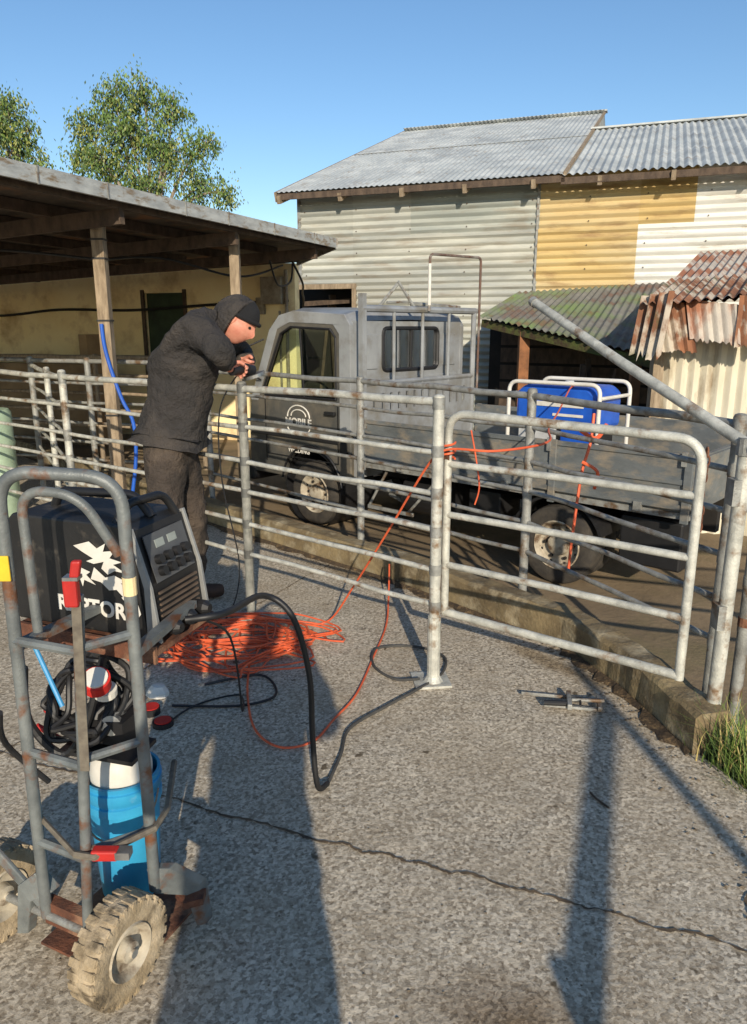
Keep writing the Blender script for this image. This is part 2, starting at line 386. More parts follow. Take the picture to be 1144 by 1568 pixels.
part('gable_end',barn,wallg[2],prism([fr+U*4.45+W*3.5+Z*(3.5*slope-.1),fr+U*4.45+W*6.8+Z*(6.8*slope-.03),fr+U*4.45+W*10+Z*(3.5*slope-.1)],U*.04))
part('barge_boards',barn,timber,beam(fr-U*.02-Z*.07,fr-U*.02-Z*.07+slopevec()*Ls,.03,.15),beam(fr+U*4.5-Z*.0,fr+U*4.5+slopevec()*Ls,.04,.05))
part('eave_board',barn,timberd,beam(fr-Z*.065+W*.03,fr-Z*.065+W*.03+U*4.5,.03,.09),beam(fr2-Z*.075+W*.05,fr2-Z*.075+W*.05+U*9.2,.03,.09))
rt=[]
for i in range(14):
    s=.1+i*.98+R.uniform(-.06,.06)
    p=fr+U*s-Z*.12; rt.append(beam(p+W*R.uniform(-.04,.04),p+W*.5+Z*.5*slope,.06,.12))
part('rafter_ends',barn,timber,*rt)
part('corner_flashing',barn,galv2,boxf(B0-U*.03-W*.03+Z*2.33,U*.06,W*.04,Z*1.5),boxf(B0+U*3.87-W*.045+Z*.0,U*.03,W*.012,Z*3.83))
part('opening_lintel',barn,timber,boxf(B0-U*.05-W*.05+Z*2.27,U*1.05,W*.06,Z*.08),boxf(B0+U*.93-W*.045,U*.07,W*.05,Z*2.3))

# lean-to
lt=empty('lean_to_shed')
A=V((1.46,10.5,1.80));Bq=V((2.98,8.0,1.36));Cq=V((4.3,10.95,2.28));Dq=V((2.2,11.62,2.17))
k=150; v=[];f=[]
for i in range(k+1):
    t=i/k; p=A.lerp(Bq,t)+V((0,0,.014*math.cos(t*2*math.pi*24))) ; q=Dq.lerp(Cq,t)+V((0,0,.014*math.cos(t*2*math.pi*24)))
    p=p+ (p-q).normalized()*R.uniform(0,.02)
    for s in range(5): v.append(p.lerp(q,s/4))
    if i:
        for s in range(4): a=(i-1)*5+s; f.append((a,a+5,a+6,a+1))
part('roof_sheets',lt,mossiron,(v,f),smooth=True)
part('eave_beam',lt,mat('mossy_beam',lin(92,100,46),lin(74,58,42),10,.95,0,.8,40),beam(A+V((.06,.05,-.09)),Bq+V((.06,.05,-.09)),.07,.1))
part('posts',lt,mat('red_brown_timber',lin(150,100,64),lin(104,70,46),6,.85,0,.4,50),boxf((1.9,9.85,-.2),(.13,0,0),(0,.13,0),(0,0,1.85)),boxf((2.86,8.3,-.2),(.1,0,0),(0,.1,0),(0,0,1.5)))
bd=[]
for i in range(7): z=-.1+i*.25; bd.append(boxf((1.9,11.3,z),(2.3,-1.6,0),(.02,.03,0),(0,0,.21)))
part('back_boards',lt,timberd,*bd)
part('shade_lining',lt,dark,boxf((1.75,11.42,-.2),(2.5,-1.7,0),(.02,.03,0),(0,0,2.1)))  # near-black sheet paints in the shade at the back of the lean-to
cl=[]
for i in range(9):
    x=R.uniform(2.1,3.3); y=R.uniform(9,9.8); cl.append(beam((x,y,R.uniform(0,.5)),(x+R.uniform(-.6,.6),y+R.uniform(-.3,.3),R.uniform(.6,1.3)),.06,.06))
part('stacked_timber',lt,timberd,*cl)

# rusty shed right
rs=empty('rusty_iron_shed')
fl=V((2.32,6.45,1.83)); frr=V((4.8,5.7,1.98)); bl=V((3.9,9.3,2.52)); br=V((6.6,8.6,2.6))
def quadcorr(a,b,d,c,n,amp,edge=.0,rows=5):
    v=[];f=[];k=n*6
    for i in range(k+1):
        t=i/k; o=V((0,0,amp*math.cos(t*2*math.pi*n))); p=a.lerp(b,t)+o; q=d.lerp(c,t)+o
        p=p+(p-q).normalized()*(edge*math.sin(i*.09)+edge*(1 if math.sin(i*.041+1)>0 else -1)*.7+R.uniform(0,edge)*.3)
        for s in range(rows): v.append(p.lerp(q,s/(rows-1)))
        if i:
            for s in range(rows-1): a0=(i-1)*rows+s; f.append((a0,a0+rows,a0+rows+1,a0+1))
    return v,f
part('roof_sheets',rs,rustiron2,quadcorr(fl,frr,bl,br,34,.014,.02),smooth=True)
m1=fl.lerp(bl,.34);m2=frr.lerp(br,.34)
part('rusty_roof_overlay',rs,rustiron,quadcorr(fl-V((.1,.14,-.02)),frr-V((0,.12,-.02)),m1+Z*.035,m2+Z*.035,34,.014,.05),smooth=True)
fd=(frr-fl); fd.z=0; fd.normalize()
hs={0:[],1:[]}
x=0;n=0
while x<2.5:
    w=R.uniform(.22,.46); top=fl+fd*x+V((-.02,-.1,.03+.06*x)); l=R.uniform(.30,.48)
    tilt=V((R.uniform(-.2,.2),-.05-R.uniform(0,.3),-1)).normalized()
    g=corr(top+tilt*l,fd+Z*R.uniform(-.15,.15),-tilt,w,l,.075,.013,nw=4,jag=.018)
    hs[n%2].append(g); x+=w*.9; n+=1
part('hanging_sheets',rs,rustiron,*hs[0],smooth=True)
part('hanging_sheets_pale',rs,rustiron2,*hs[1],smooth=True)
part('crumpled_flap',rs,rustiron,corr(fl+V((-.16,-.1,-.42)),V((.5,-.85,.1)),V((.15,.05,1)),.3,.5,.09,.022,nw=4,jag=.05),smooth=True)
part('front_wall',rs,paleiron,corr(V((2.5,6.62,-.2)),fd,Z,2.6,1.75,.1,.014),smooth=True)
part('side_wall',rs,paleiron,corr(V((2.5,6.62,-.2)),V((.35,.94,0)),Z,2.8,1.95,.1,.014),smooth=True)
part('corner_post',rs,timber,boxf((2.44,6.56,-.2),(.09,0,0),(0,.09,0),(0,0,1.9)))

# ------------------------------------------------------------------ open shed left
sh=empty('open_cattle_shed')
D1=V((.397,.918,0)).normalized(); S1=V((-.918,.397,0)).normalized()
Pn=V((-.45,9.5,2.7))-D1*8.6; P1=V((-.45,9.5,2.7))
part('fascia',sh,mat('zinc_fascia',lin(186,188,184),lin(152,154,152),5,.55,.15,.2,30,(1,1,3),c3=lin(130,112,88),s3=6,t3=.58),boxf(Pn-Z*.11,P1-Pn,S1*.03,Z*.11),boxf(Pn+S1*.03-Z*.03,P1-Pn,S1*.12,Z*.035))
part('fascia_brackets',sh,galv2,*[boxf(Pn+D1*(t*.8+R.uniform(-.1,.1))-S1*.008-Z*.118,D1*.012,S1*.006,Z*.12) for t in range(11)])
part('barge',sh,galv2,beam(P1-Z*.06,V((-1.15,11.75,2.62)),.03,.12))
pl=[Pn+S1*.03,P1+S1*.03,V((-1.15,11.75,2.7)),V((-11,15.3,2.7)),V((-13.5,6,2.7))]
def zr(p): 
    d=(p-Pn).dot(S1); return 2.68-.035*d
pl=[V((p.x,p.y,zr(p))) for p in pl]
part('roof_deck',sh,mat('roof_underside',lin(96,86,76),lin(64,56,50),3,.8,.1,.3,30,c3=lin(122,86,60),s3=2,t3=.58),prism([p-Z*.02 for p in pl],(0,0,.03)))
pr=[]
for i in range(9):
    o=.15+i*.7
    a=Pn+S1*o; b=P1+S1*o; 
    if i>4: b=b+D1*(i-4)*.2
    a.z=zr(a)-.07; b.z=a.z; pr.append(beam(a,b,.05,.09))
part('purlins',sh,timberd,*pr)
rf=[]
for t in (1.4,3.3,5.0,6.62,8.3):
    a=Pn+D1*t+S1*.12; b=a+S1*7; a.z=zr(a)-.17; b.z=zr(b)-.17; rf.append(beam(a,b,.05,.12))
part('rafters',sh,timberd,*rf)
ps=[]
for (x,y) in ((-2.28,6.5),(-1.42,7.97),(-3.2,4.45)):
    z=zr(V((x,y,0)))-.1; ps.append(boxf((x-.05,y-.05,0),(.10,0,0),(0,.1,0),(0,0,z)))
part('posts',sh,timber,*ps,bevel=.006)
part('post_straps',sh,black,*[boxf((-2.28-.055,6.5-.055,z),(.11,0,0),(0,.11,0),(0,0,.015)) for z in (.9,1.7,2.2,2.35)])
bp=cat([(-2.29,6.42,1.68),(-2.28,6.42,1.5),(-2.24,6.42,1.3),(-2.16,6.40,1.05),(-2.08,6.4,.85),(-2.08,6.4,.55),(-2.14,6.4,.2)],6)
part('blue_pipe',sh,bluepipe,tube(bp,.016))
W0=V((-1.2,11.78,0)); WD=V((-.94,.341,0)); WN=V((-.341,-.94,0))
def wp(s,z,o=0): return W0+WD*s+Z*z-WN*o
outer=[wp(0,-.2),wp(0,2.6),wp(11,2.6),wp(11,-.2),wp(2.75,-.2),wp(2.75,2.2),wp(2.0,2.2),wp(2.0,-.2)]
part('cream_wall',sh,cream,plate(outer,[],-WN*.15))
part('door',sh,greend,boxf(wp(1.98,-.2,.06),WD*.8,-WN*.04,Z*2.42))
part('door_frame',sh,timberd,boxf(wp(2.75,-.2,-.03),WD*.06,-WN*.05,Z*2.45),boxf(wp(1.94,-.2,-.03),WD*.06,-WN*.05,Z*2.45))
part('pipe_on_wall',sh,black,tube(cat([wp(.1,2.05,-.04),wp(1.5,2.0,-.05),wp(3,1.93,-.05),wp(4.5,1.95,-.05),wp(6,1.85,-.05),wp(9,1.84,-.05)],8),.022))
part('hanging_pipes',sh,black,tube(cat([(-1.0,9.5,2.45),(-.9,9.8,2.2),(-.95,10.3,2.1),(-1.0,11,2.0),(-1.1,11.4,1.6)],8),.014),tube(cat([(-2.3,6.6,2.1),(-2.6,7.3,2.25),(-2.2,8.1,2.35),(-1.5,8.6,2.2),(-1.1,9.4,2.38)],8),.012),
     tube(cat([(-1.2,9.0,2.4),(-1.15,9.3,2.15),(-1.02,9.5,2.2),(-1.0,9.6,2.42)],8),.012),tube(cat([(-2.28,6.5,2.2),(-3.5,6.9,2.32),(-5,7.4,2.28),(-7,8,2.35)],8),.012))
part('meter_box',sh,mat('meter',lin(160,150,130),lin(116,102,86),8,.7),boxf(wp(.15,2.0,-.18),WD*.35,-WN*.16,Z*.4),boxf(wp(.5,1.85,-.12),WD*.12,-WN*.1,Z*.25),tube([wp(.1,2.5,-.1),wp(.1,.4,-.1)],.03,8),tube([wp(.22,1.9,-.1),wp(.22,.4,-.1)],.02,8),bevel=.01)
part('low_wall',sh,brownw,boxf(wp(2.9,-.2,-1.3),WD*8,-WN*.2,Z*1.3),boxf(wp(2.85,-.2,-1.35),WD*.15,-WN*.3,Z*1.75))
part('plastic_drum',None,mat('drum_green',lin(176,196,170),lin(150,172,146),6,.6),lathe([(0,.0),(.19,0),(.2,.03),(.2,.3),(.21,.33),(.2,.36),(.2,.62),(.21,.65),(.2,.68),(.2,.92),(.18,.95),(0,.95)],(-3.42,6.55,0),Z,28),smooth=True)

def fence(name,posts,ztops,zr_,rp,rr,m,base=None,ext=0,sleeve=True):
    e=empty(name); g=[];gr=[];gs_=[]
    for i,(x,y) in enumerate(posts):
        b=base[i] if base else 0
        g.append(tube([(x,y,b),(x,y,ztops+.03)],rp,14))
        g.append(sph((x,y,ztops+.03),(rp,rp,rp*.4),12,6))
    for z in zr_:
        p=[]
        for i,(x,y) in enumerate(posts):
            p.append((x,y,z+R.uniform(-.01,.01)))
        r=rr*(1.5 if z==zr_[0] else 1)
        q=[]
        for a,b in zip(p[:-1],p[1:]):
            for s in range(4): t=s/4; q.append(V(a).lerp(V(b),t)+V((0,0,R.uniform(-.007,.007) if s else 0)))
        q.append(V(p[-1])); gr.append(tube(q,r,10))
        if sleeve:
            for i,(x,y) in enumerate(posts):
                gs_.append(tube([(x,y,z-.025),(x,y,z+.025)],rp*1.1,14))
    part('posts',e,m,*g,smooth=True); part('rails',e,m,*gr,smooth=True)
    if gs_: part('clamps',e,galv2,*gs_,smooth=True)
    return e
Fm=(.285,3.24); Fl=(-.717,4.065)
ff=fence('cattle_yard_fence',[Fm,Fl],1.33,[1.33,1.12,.93,.75,.57,.39],.0255,.0128,galv)
part('foot_plate',ff,galv,boxf((.2,3.16,.002),(.17,.02,0),(-.02,.16,0),(0,0,.012)),tube([(.285,3.24,.01),(.285,3.24,.34)],.031,14),boxf((-.79,4.0,.002),(.15,.02,0),(-.02,.13,0),(0,0,.01)),lathe([(.05,0),(.035,.02),(.03,.03)],(.285,3.24,.012),Z,12))
fence('cattle_yard_fence',[Fl,(-2.16,5.2),(-3.6,6.3)],1.33,[1.33,1.12,.93,.75,.57,.39],.0255,.0128,galv)
kf=fence('cattle_yard_fence',[(-1.45,6.5),(-.09,5.12),(.873,4.10),(1.42,2.86)],1.29,[1.29,1.11,.93,.75,.57,.39],.0255,.013,galv2,base=[0,.1,.1,-.1])
fence('cattle_yard_fence',[(-5.8,8.2),(-4.6,7.75),(-3.35,7.35),(-2.7,7.1),(-1.7,6.8)],1.34,[1.34,1.14,.95,.76,.58,.40],.028,.014,galv2)
fence('cattle_yard_fence',[(-6.5,10.2),(-5.0,9.7),(-3.4,9.2),(-2.0,8.7)],1.3,[1.3,1.08,.86,.66,.46],.03,.02,timber,sleeve=False)
fence('cattle_yard_fence',[(-2.16,5.2),(-2.7,6.2),(-3.35,7.35)],1.3,[1.3,1.1,.9,.7,.5],.024,.013,galv)

# gate
gt=empty('tubular_steel_gate')
GL=V((.335,3.285,0)); GR=V((1.18,2.62,0)); gd=(GR-GL).normalized()
part('frame',gt,galv,tube(fillet([GL+Z*.345,GL+Z*1.285,GR+Z*1.26,GR+Z*.33],.1,8),.0185,12),tube([GL+Z*.345,GR+Z*.345],.0185,12),smooth=True)
part('rails',gt,galv,*[tube([GL+Z*z,GL.lerp(GR,.5)+Z*(z+.003),GR+Z*z],.0155,12) for z in (1.055,.82,.58)],smooth=True)
part('hinges',gt,rust,*[tube([GL+Z*(z-.03)-gd*.03,GL+Z*(z+.03)-gd*.03],.018,10) for z in (.5,1.1)],*[tube([GL+Z*z-gd*.07,GL+Z*z+gd*.015],.03,12) for z in (1.1,)])
ch=[]
for i in range(11):
    c=V((1.24+.004*math.sin(i),2.72,1.2-i*.032)); ax=V((1,0,0)) if i%2 else V((0,1,0))
    ch.append(tube([c+ax*math.cos(a)*.009+Z*math.sin(a)*.02 for a in [2*math.pi*k/10 for k in range(10)]],.0035,6,closed=True))
part('chain',gt,rust,*ch)
sp=empty('steel_gate_post')
part('post',sp,galv,tube([(1.375,2.72,-.16),(1.385,2.72,1.24)],.028,16),smooth=True)
part('cap',sp,galv2,tube([(1.385,2.72,1.24),(1.385,2.72,1.255)],.031,16),boxf((1.34,2.69,1.0),(.03,0,0),(0,.06,0),(0,0,.1)),boxf((1.34,2.69,.5),(.03,0,0),(0,.06,0),(0,0,.1)))
sp2=empty('steel_gate_post')
part('post',sp2,galv2,tube([(1.60,2.98,-.16),(1.605,2.98,1.22)],.026,16),smooth=True)
part('bands',sp2,rust,*[tube([(1.603,2.98,z),(1.603,2.98,z+.04)],.03,14) for z in (.4,.75,1.1)])
bm_=empty('boom_pipe')
part('pipe',bm_,galv,tube([(.87,4.2,1.79),(1.12,3.45,1.505),(1.40,2.66,1.21)],.023,14),smooth=True)
part('end_collar',bm_,galv2,tube([(.87,4.2,1.79),(.88,4.17,1.778)],.027,14),tube([(1.385,2.72,1.19),(1.385,2.72,1.25)],.036,14))
fence('cattle_yard_fence',[(1.60,2.98),(2.6,2.6),(3.8,2.3)],1.2,[1.2,1.0,.8,.6,.4],.024,.014,galv2,base=[-.16]*3)
# added frame, out of view behind the photographer, shaped to cast the right-hand shadow
lf=empty('added_shadow_frame')
part('frame',lf,timber,tube([(1.71,-1.98,-.1),(1.71,-1.98,2.15)],.03,10),tube([(1.71,-1.98,2.0),(.81,-.78,.9)],.04,10),tube([(.81,-.78,.0),(.81,-.78,.96)],.03,10),smooth=True)

# ------------------------------------------------------------------ truck
tk=empty('flatbed_truck')
O=V((-.57,6.74,-.155)); F_=V((-.743,.669,0)).normalized(); Rr=V((.669,.743,0)).normalized()
TM=Matrix(((F_.x,Rr.x,0,O.x),(F_.y,Rr.y,0,O.y),(0,0,1,O.z),(0,0,0,1)))
def tp(name,m,*g,**k): return part(name,tk,m,*g,M=TM,**k)
def arch(cx,cz,r,a0,a1,n=10): return [(cx+r*math.cos(math.radians(a0+(a1-a0)*i/n)),cz+r*math.sin(math.radians(a0+(a1-a0)*i/n))) for i in range(n+1)]
outer=[(-.5,.5),(-.5,1.83),(-.44,1.91),(.2,1.95),(.40,1.91),(.54,1.78),(.84,1.12),(.88,.95),(.89,.42),(.40,.42)]+arch(0,.34,.40,12,168)+[(-.42,.5)]
win=[(-.33,1.19),(-.33,1.72),(-.27,1.79),(.24,1.81),(.38,1.75),(.66,1.22),(.62,1.18)]
for nm,y,s in (('left_side',0,.05),('right_side',1.63,-.05)):
    tp(nm,truckd,plate([(x,y,z) for x,z in outer],[[(x,y,z) for x,z in win]],(0,s,0)),bevel=.012)
    tp(nm+'_pillars',trucks,plate([(x,y-math.copysign(.006,s),z) for x,z in [(-.505,.9),(-.505,1.83),(-.44,1.915),(.2,1.955),(.40,1.915),(.54,1.785),(.85,1.12),(.74,1.12),(.43,1.79),(.26,1.85),(-.30,1.83),(-.37,1.75),(-.37,.9)]],[],(0,s,0)),bevel=.006)
tp('window_rubber',black,*[tube([(x,-.004,z) for x,z in win],.012,6,closed=True)],tube([(.08,-.004,1.19),(.12,-.004,1.80)],.01,6))
tp('side_glass',glass,([(x,.02,z) for x,z in win],[tuple(range(len(win)))]),([(x,1.61,z) for x,z in win],[tuple(range(len(win)))]),recalc=False)
prof=[(-.5,1.83),(-.44,1.91),(.2,1.95),(.40,1.91),(.54,1.78)]
v=[];f=[]
for i,(x,z) in enumerate(prof):
    v+=[(x,.0,z),(x,.12,z+.03),(x,.8,z+.045),(x,1.5,z+.03),(x,1.63,z)]
    if i:
        for k in range(4): a=(i-1)*5+k; f.append((a,a+1,a+6,a+5))
tp('roof',trucks,(v,f),smooth=True)
tp('windscreen',glass,([(.54,.05,1.78),(.84,.05,1.12),(.84,1.58,1.12),(.54,1.58,1.78)],[(0,1,2,3)]),recalc=False)
tp('front_panel',truckd,prism([(.84,.02,1.12),(.88,.02,.95),(.89,.02,.42),(.78,.02,.42),(.78,.02,1.12)],(0,1.59,0)),bevel=.02)
tp('bumper',black,boxf((.82,-.02,.32),(.14,0,0),(0,1.67,0),(0,0,.2)),bevel=.03)
tp('headlamps',whitep,boxf((.88,.08,.62),(.02,0,0),(0,.25,0),(0,0,.16)),boxf((.88,1.3,.62),(.02,0,0),(0,.25,0),(0,0,.16)))
bo=[(-.5,.04,.5),(-.5,.04,1.86),(-.5,1.59,1.86),(-.5,1.59,.5)]
bw=[(-.5,.42,1.43),(-.5,.42,1.80),(-.5,1.22,1.80),(-.5,1.22,1.43)]
tp('rear_panel',trucks,plate(bo,[bw],(.04,0,0)))
tp('rear_panel_pressings',trucks,boxf((-.512,.1,1.33),(.015,0,0),(0,1.43,0),(0,0,.04)),boxf((-.512,1.3,1.45),(.015,0,0),(0,.2,0),(0,0,.3)),boxf((-.512,.12,1.45),(.015,0,0),(0,.22,0),(0,0,.3)),bevel=.006)
tp('rear_glass',glass,([(-.49,y,z) for _,y,z in bw],[(0,1,2,3)]),recalc=False)
tp('rear_window_rubber',black,tube(fillet([V(p) for p in bw],.06,5,closed=True),.018,8,closed=True),tube([(-.5,.82,1.43),(-.5,.82,1.80)],.012,6))
tp('floor_and_dash',black,boxf((-.46,.06,.5),(1.2,0,0),(0,1.5,0),(0,0,.08)),boxf((.45,.06,.9),(.28,0,0),(0,1.5,0),(0,0,.28)))
st=[]
for y in (.2,.65,1.1): st+= [boxf((-.3,y,.65),(.45,0,0),(0,.38,0),(0,0,.14)),prism([(-.36,y+.02,.75),(-.22,y+.02,.75),(-.36,y+.02,1.3),(-.42,y+.02,1.3)],(0,.36,0)),boxf((-.41,y+.1,1.32),(.06,0,0),(0,.18,0),(0,0,.14))]
tp('seats',mat('seat_cloth',lin(60,60,62),lin(44,44,46),20,.9),*st,bevel=.03)
tp('steering_wheel',black,lathe([(.16+.012*math.cos(a),.012*math.sin(a)) for a in [2*math.pi*i/8 for i in range(9)]],(.30,.38,1.2),(-.7,0,.7),24),tube([(.3,.38,1.2),(.5,.38,1.0)],.02,8),box((.3,.38,1.2),(.03,.26,.03)))
tp('door_seams',black,boxf((-.36,-.014,.62),(.008,0,0),(0,.006,0),(0,0,.55)),boxf((.62,-.014,.55),(.008,0,0),(0,.006,0),(0,0,.62)),boxf((-.36,-.014,.62),(.98,0,0),(0,.006,0),(0,0,.007)),bevel=0)
tp('door_handle',black,boxf((-.33,-.035,1.05),(.13,0,0),(0,.03,0),(0,0,.032)),boxf((-.36,-.02,.80),(1.2,0,0),(0,.016,0),(0,0,.04)),boxf((-.47,-.02,.72),(.09,0,0),(0,.012,0),(0,0,.1)),bevel=.006)
tp('mirror',black,tube([(.66,-.02,1.32),(.72,-.16,1.40),(.72,-.16,1.62),(.60,-.02,1.70)],.009,8),boxf((.70,-.24,1.36),(.04,0,0),(0,.15,0),(0,0,.26)),bevel=.01)
tp('wheel_arch_trim',black,tube([(x,-.012,z) for x,z in arch(0,.34,.405,10,170,16)],.012,6),lathe([(.36,-.02),(.36,.45)],(0,.02,.34),(0,1,0),24))
def wheel(c,r=.30,w=.18,rim=rimm,nm='wheel',deep=.03,s=-1):
    c=V(c)
    tp(nm+'_tyre',rubber,lathe([(r*.62,-w*.42),(r*.86,-w*.5),(r*.97,-w*.42),(r,-w*.3),(r,w*.3),(r*.97,w*.42),(r*.86,w*.5),(r*.62,w*.42)],c,(0,1,0),36),smooth=True)
    o=w*.5*s
    tp(nm+'_rim',rim,lathe([(r*.63,o*.82),(r*.60,o*.95),(r*.56,o*.8),(r*.5,o*.35),(r*.3,o*.25),(r*.26,o*.7),(r*.12,o*.8),(0,o*.82)],c,(0,1,0),32),smooth=True)
    g=[]
    for k in range(6):
        a=k*math.pi/3; g.append(lathe([(.012,0),(.012,.02),(0,.02)],c+V((math.cos(a)*r*.38,o*.3,math.sin(a)*r*.38)),(0,s,0),8))
    for k in range(8):
        a=k*math.pi/4+.39; g.append(sph(c+V((math.cos(a)*r*.5,o*.40,math.sin(a)*r*.5)),(.011,.005,.011),8,5))
    tp(nm+'_nuts',dark,*g)
wheel((0,.10,.30),nm='front_left_wheel'); wheel((0,1.52,.30),nm='front_right_wheel',s=1)
wheel((-2.5,.11,.29),.29,nm='rear_left_wheel'); wheel((-2.5,.33,.29),.29,nm='rear_left_inner_wheel'); wheel((-2.5,1.5,.29),.29,nm='rear_right_wheel',s=1)
tp('chassis',dark,boxf((-3.45,.42,.48),(3.9,0,0),(0,.07,0),(0,0,.15)),boxf((-3.45,1.15,.48),(3.9,0,0),(0,.07,0),(0,0,.15)),tube([(-2.5,.1,.29),(-2.5,1.5,.29)],.05,10),sph((-2.5,.8,.29),(.15,.13,.14)),tube([(0,.1,.3),(0,1.5,.3)],.035,8),
   *[beam((-3.0,.46,.5-.0),(-2.5,.46,.36-i*.012),.06,.01) for i in range(4)],*[beam((-2.5,.46,.36-i*.012),(-2.0,.46,.5),.06,.01) for i in range(4)],*[boxf((x,.1,.62),(.05,0,0),(0,1.45,0),(0,0,.06)) for x in (-3.2,-2.8,-2.2,-1.7,-1.2,-.8)])
tp('tank_and_box',black,lathe([(0,0),(.16,0),(.17,.02),(.17,.5),(.16,.52),(0,.52)],(-1.5,.26,.42),(1,0,0),20),boxf((-1.95,.15,.35),(.3,0,0),(0,.3,0),(0,0,.22)),boxf((-3.35,.1,.25),(.42,0,0),(0,.3,0),(0,0,.33)),bevel=.015)
tp('underbody_pipes',galv2,tube(cat([(-.7,.3,.35),(-1.2,.2,.3),(-1.9,.25,.32),(-2.3,.4,.4)],6),.018),tube([(-1.4,.05,.6),(-1.1,.05,.28)],.012),tube([(-.9,.02,.62),(-.7,.02,.3)],.012),boxf((-1.2,.0,.28),(.5,0,0),(0,.02,0),(0,0,.03)))
tp('mudguard',black,plate([(x,.01,z) for x,z in arch(-2.5,.29,.37,20,160,14)]+[(x,.01,z) for x,z in reversed(arch(-2.5,.29,.35,20,160,14))],[],(0,.42,0)))
TX0,TX1=-3.42,-.66
tp('tray_floor',tray,boxf((TX0,0,.68),(TX1-TX0,0,0),(0,1.66,0),(0,0,.04)))
def dropside(y,th):
    g=[boxf((TX0,y,.70),(TX1-TX0,0,0),(0,th,0),(0,0,.35))]
    yy=y-.012 if y<.5 else y+th
    for z in (.70,.86,1.02): g.append(boxf((TX0,yy,z),(TX1-TX0,0,0),(0,.012,0),(0,0,.035)))
    for x in (TX0,TX0+.92,TX0+1.84,TX1-.05): g.append(boxf((x,yy-.01 if y<.5 else yy,.62),(.05,0,0),(0,.02,0),(0,0,.44)))
    return g
tp('left_dropside',tray,*dropside(-.03,.025),bevel=.003)
tp('right_dropside',tray,*dropside(1.66,.025),bevel=.003)
tp('tailboard',tray,boxf((TX0-.03,0,.70),(.025,0,0),(0,1.66,0),(0,0,.35)),boxf((TX0-.045,0,1.0),(.02,0,0),(0,1.66,0),(0,0,.04)))
tp('latches',galv2,*[boxf((x,-.06,.98),(.03,0,0),(0,.03,0),(0,0,.09)) for x in (TX0+.04,TX0+.96,TX0+1.88,TX1-.06)],*[boxf((x,-.055,.66),(.05,0,0),(0,.03,0),(0,0,.06)) for x in (TX0+.3,TX0+1.3,TX0+2.3)])
tp('tray_side_edge',galv2,boxf((TX0,-.02,.64),(TX1-TX0,0,0),(0,.03,0),(0,0,.04)))
hx=-.62
slots=[]
for i in range(13):
    y=.14+i*.11; slots.append([(hx,y,1.10),(hx,y,1.25),(hx,y+.035,1.25),(hx,y+.035,1.10)])
tp('headboard_panel',trucks,plate([(hx,.02,.72),(hx,.02,1.32),(hx,1.64,1.32),(hx,1.64,.72)],slots,(-.02,0,0)))
hb=[tube([(hx-.01,y,.7),(hx-.01,y,1.98)],.026,8) for y in (.03,1.63)]+[tube([(hx-.01,y,1.3),(hx-.01,y,1.94)],.015,8) for y in (.42,.82,1.22)]
hb+=[tube([(hx-.01,.0,1.96),(hx-.01,1.66,1.96)],.03,8),tube([(hx-.01,.03,1.34),(hx-.01,1.63,1.34)],.022,8)]
tp('headboard_frame',trucks,*hb,smooth=True)
tp('headboard_cap',trucks,boxf((hx-.035,-.01,.72),(.05,0,0),(0,.05,0),(0,0,1.36)))
tp('pipe_hoop',rustg,tube(fillet([(hx-.05,.86,1.95),(hx-.05,.86,2.44),(hx-.05,1.66,2.46),(hx-.05,1.66,1.2)],.05),.012,8))
tp('hoop_clamp',whitep,tube([(hx-.05,.86,2.0),(hx-.05,.86,2.36)],.015,8))
tp('trestle',galv2,tube([(hx+.2,.4,1.94),(hx+.1,.62,2.2)],.015,6),tube([(hx+.0,.75,1.94),(hx+.1,.6,2.2)],.015,6),tube([(hx+.1,.45,2.02),(hx+.05,.72,2.03)],.012,6),tube([(hx+.2,.9,2.02),(hx,1.4,1.99)],.02,6))
def text(name,parent,s,size,loc,X,Y,m,ext=.001,off=0):
    c=bpy.data.curves.new(name,'FONT'); c.body=s; c.size=size; c.extrude=ext; c.align_x='CENTER'; c.align_y='CENTER'; c.offset=off
    o=bpy.data.objects.new(name,c); scene.collection.objects.link(o); c.materials.append(m)
    X=V(X).normalized();Y=V(Y).normalized();Zz=X.cross(Y)
    o.matrix_world=Matrix(((X.x,Y.x,Zz.x,loc[0]),(X.y,Y.y,Zz.y,loc[1]),(X.z,Y.z,Zz.z,loc[2]),(0,0,0,1))); o.parent=parent; return o
lp=TM@V((.16,-.012,.93))
text('door_sign',tk,'MOBILE',.105,lp+Z*.02,-F_,Z,whitep,off=.003); text('door_sign_line',tk,'WELDING',.065,lp+Z*-.24,-F_,Z,whitep,off=.002)
tp('door_badge',whitep,tube([(.16+.15*math.cos(a),-.008,1.0+.11*math.sin(a)) for a in [math.pi*i/12 for i in range(13)]],.007,6),tube([(.16+.10*math.cos(a),-.008,1.01+.06*math.sin(a)) for a in [math.pi*i/12 for i in range(13)]],.006,6),tube([(.16+.15*math.cos(a),-.008,.90-.05*math.sin(a)) for a in [math.pi*i/12 for i in range(13)]],.006,6))
ge=empty('portable_generator')
def gp(name,m,*g,**k): return part(name,ge,m,*g,M=TM,**k)
x0,x1,y0,y1=-2.52,-1.80,.5,.98
gp('engine_block',black,boxf((x0+.05,y0+.05,.80),(x1-x0-.1,0,0),(0,y1-y0-.1,0),(0,0,.32)),bevel=.03)
gp('tank_cover',bluegen,prism([(x0+.02,y0+.02,1.06),(x1-.02,y0+.02,1.06),(x1-.02,y0+.02,1.32),(x1-.09,y0+.02,1.375),(x0+.09,y0+.02,1.375),(x0+.02,y0+.02,1.32)],(0,y1-y0-.04,0)),bevel=.03)
gp('side_panel',bluegen,boxf((x0+.04,y0+.02,.82),(.26,0,0),(0,.03,0),(0,0,.25)),bevel=.01)
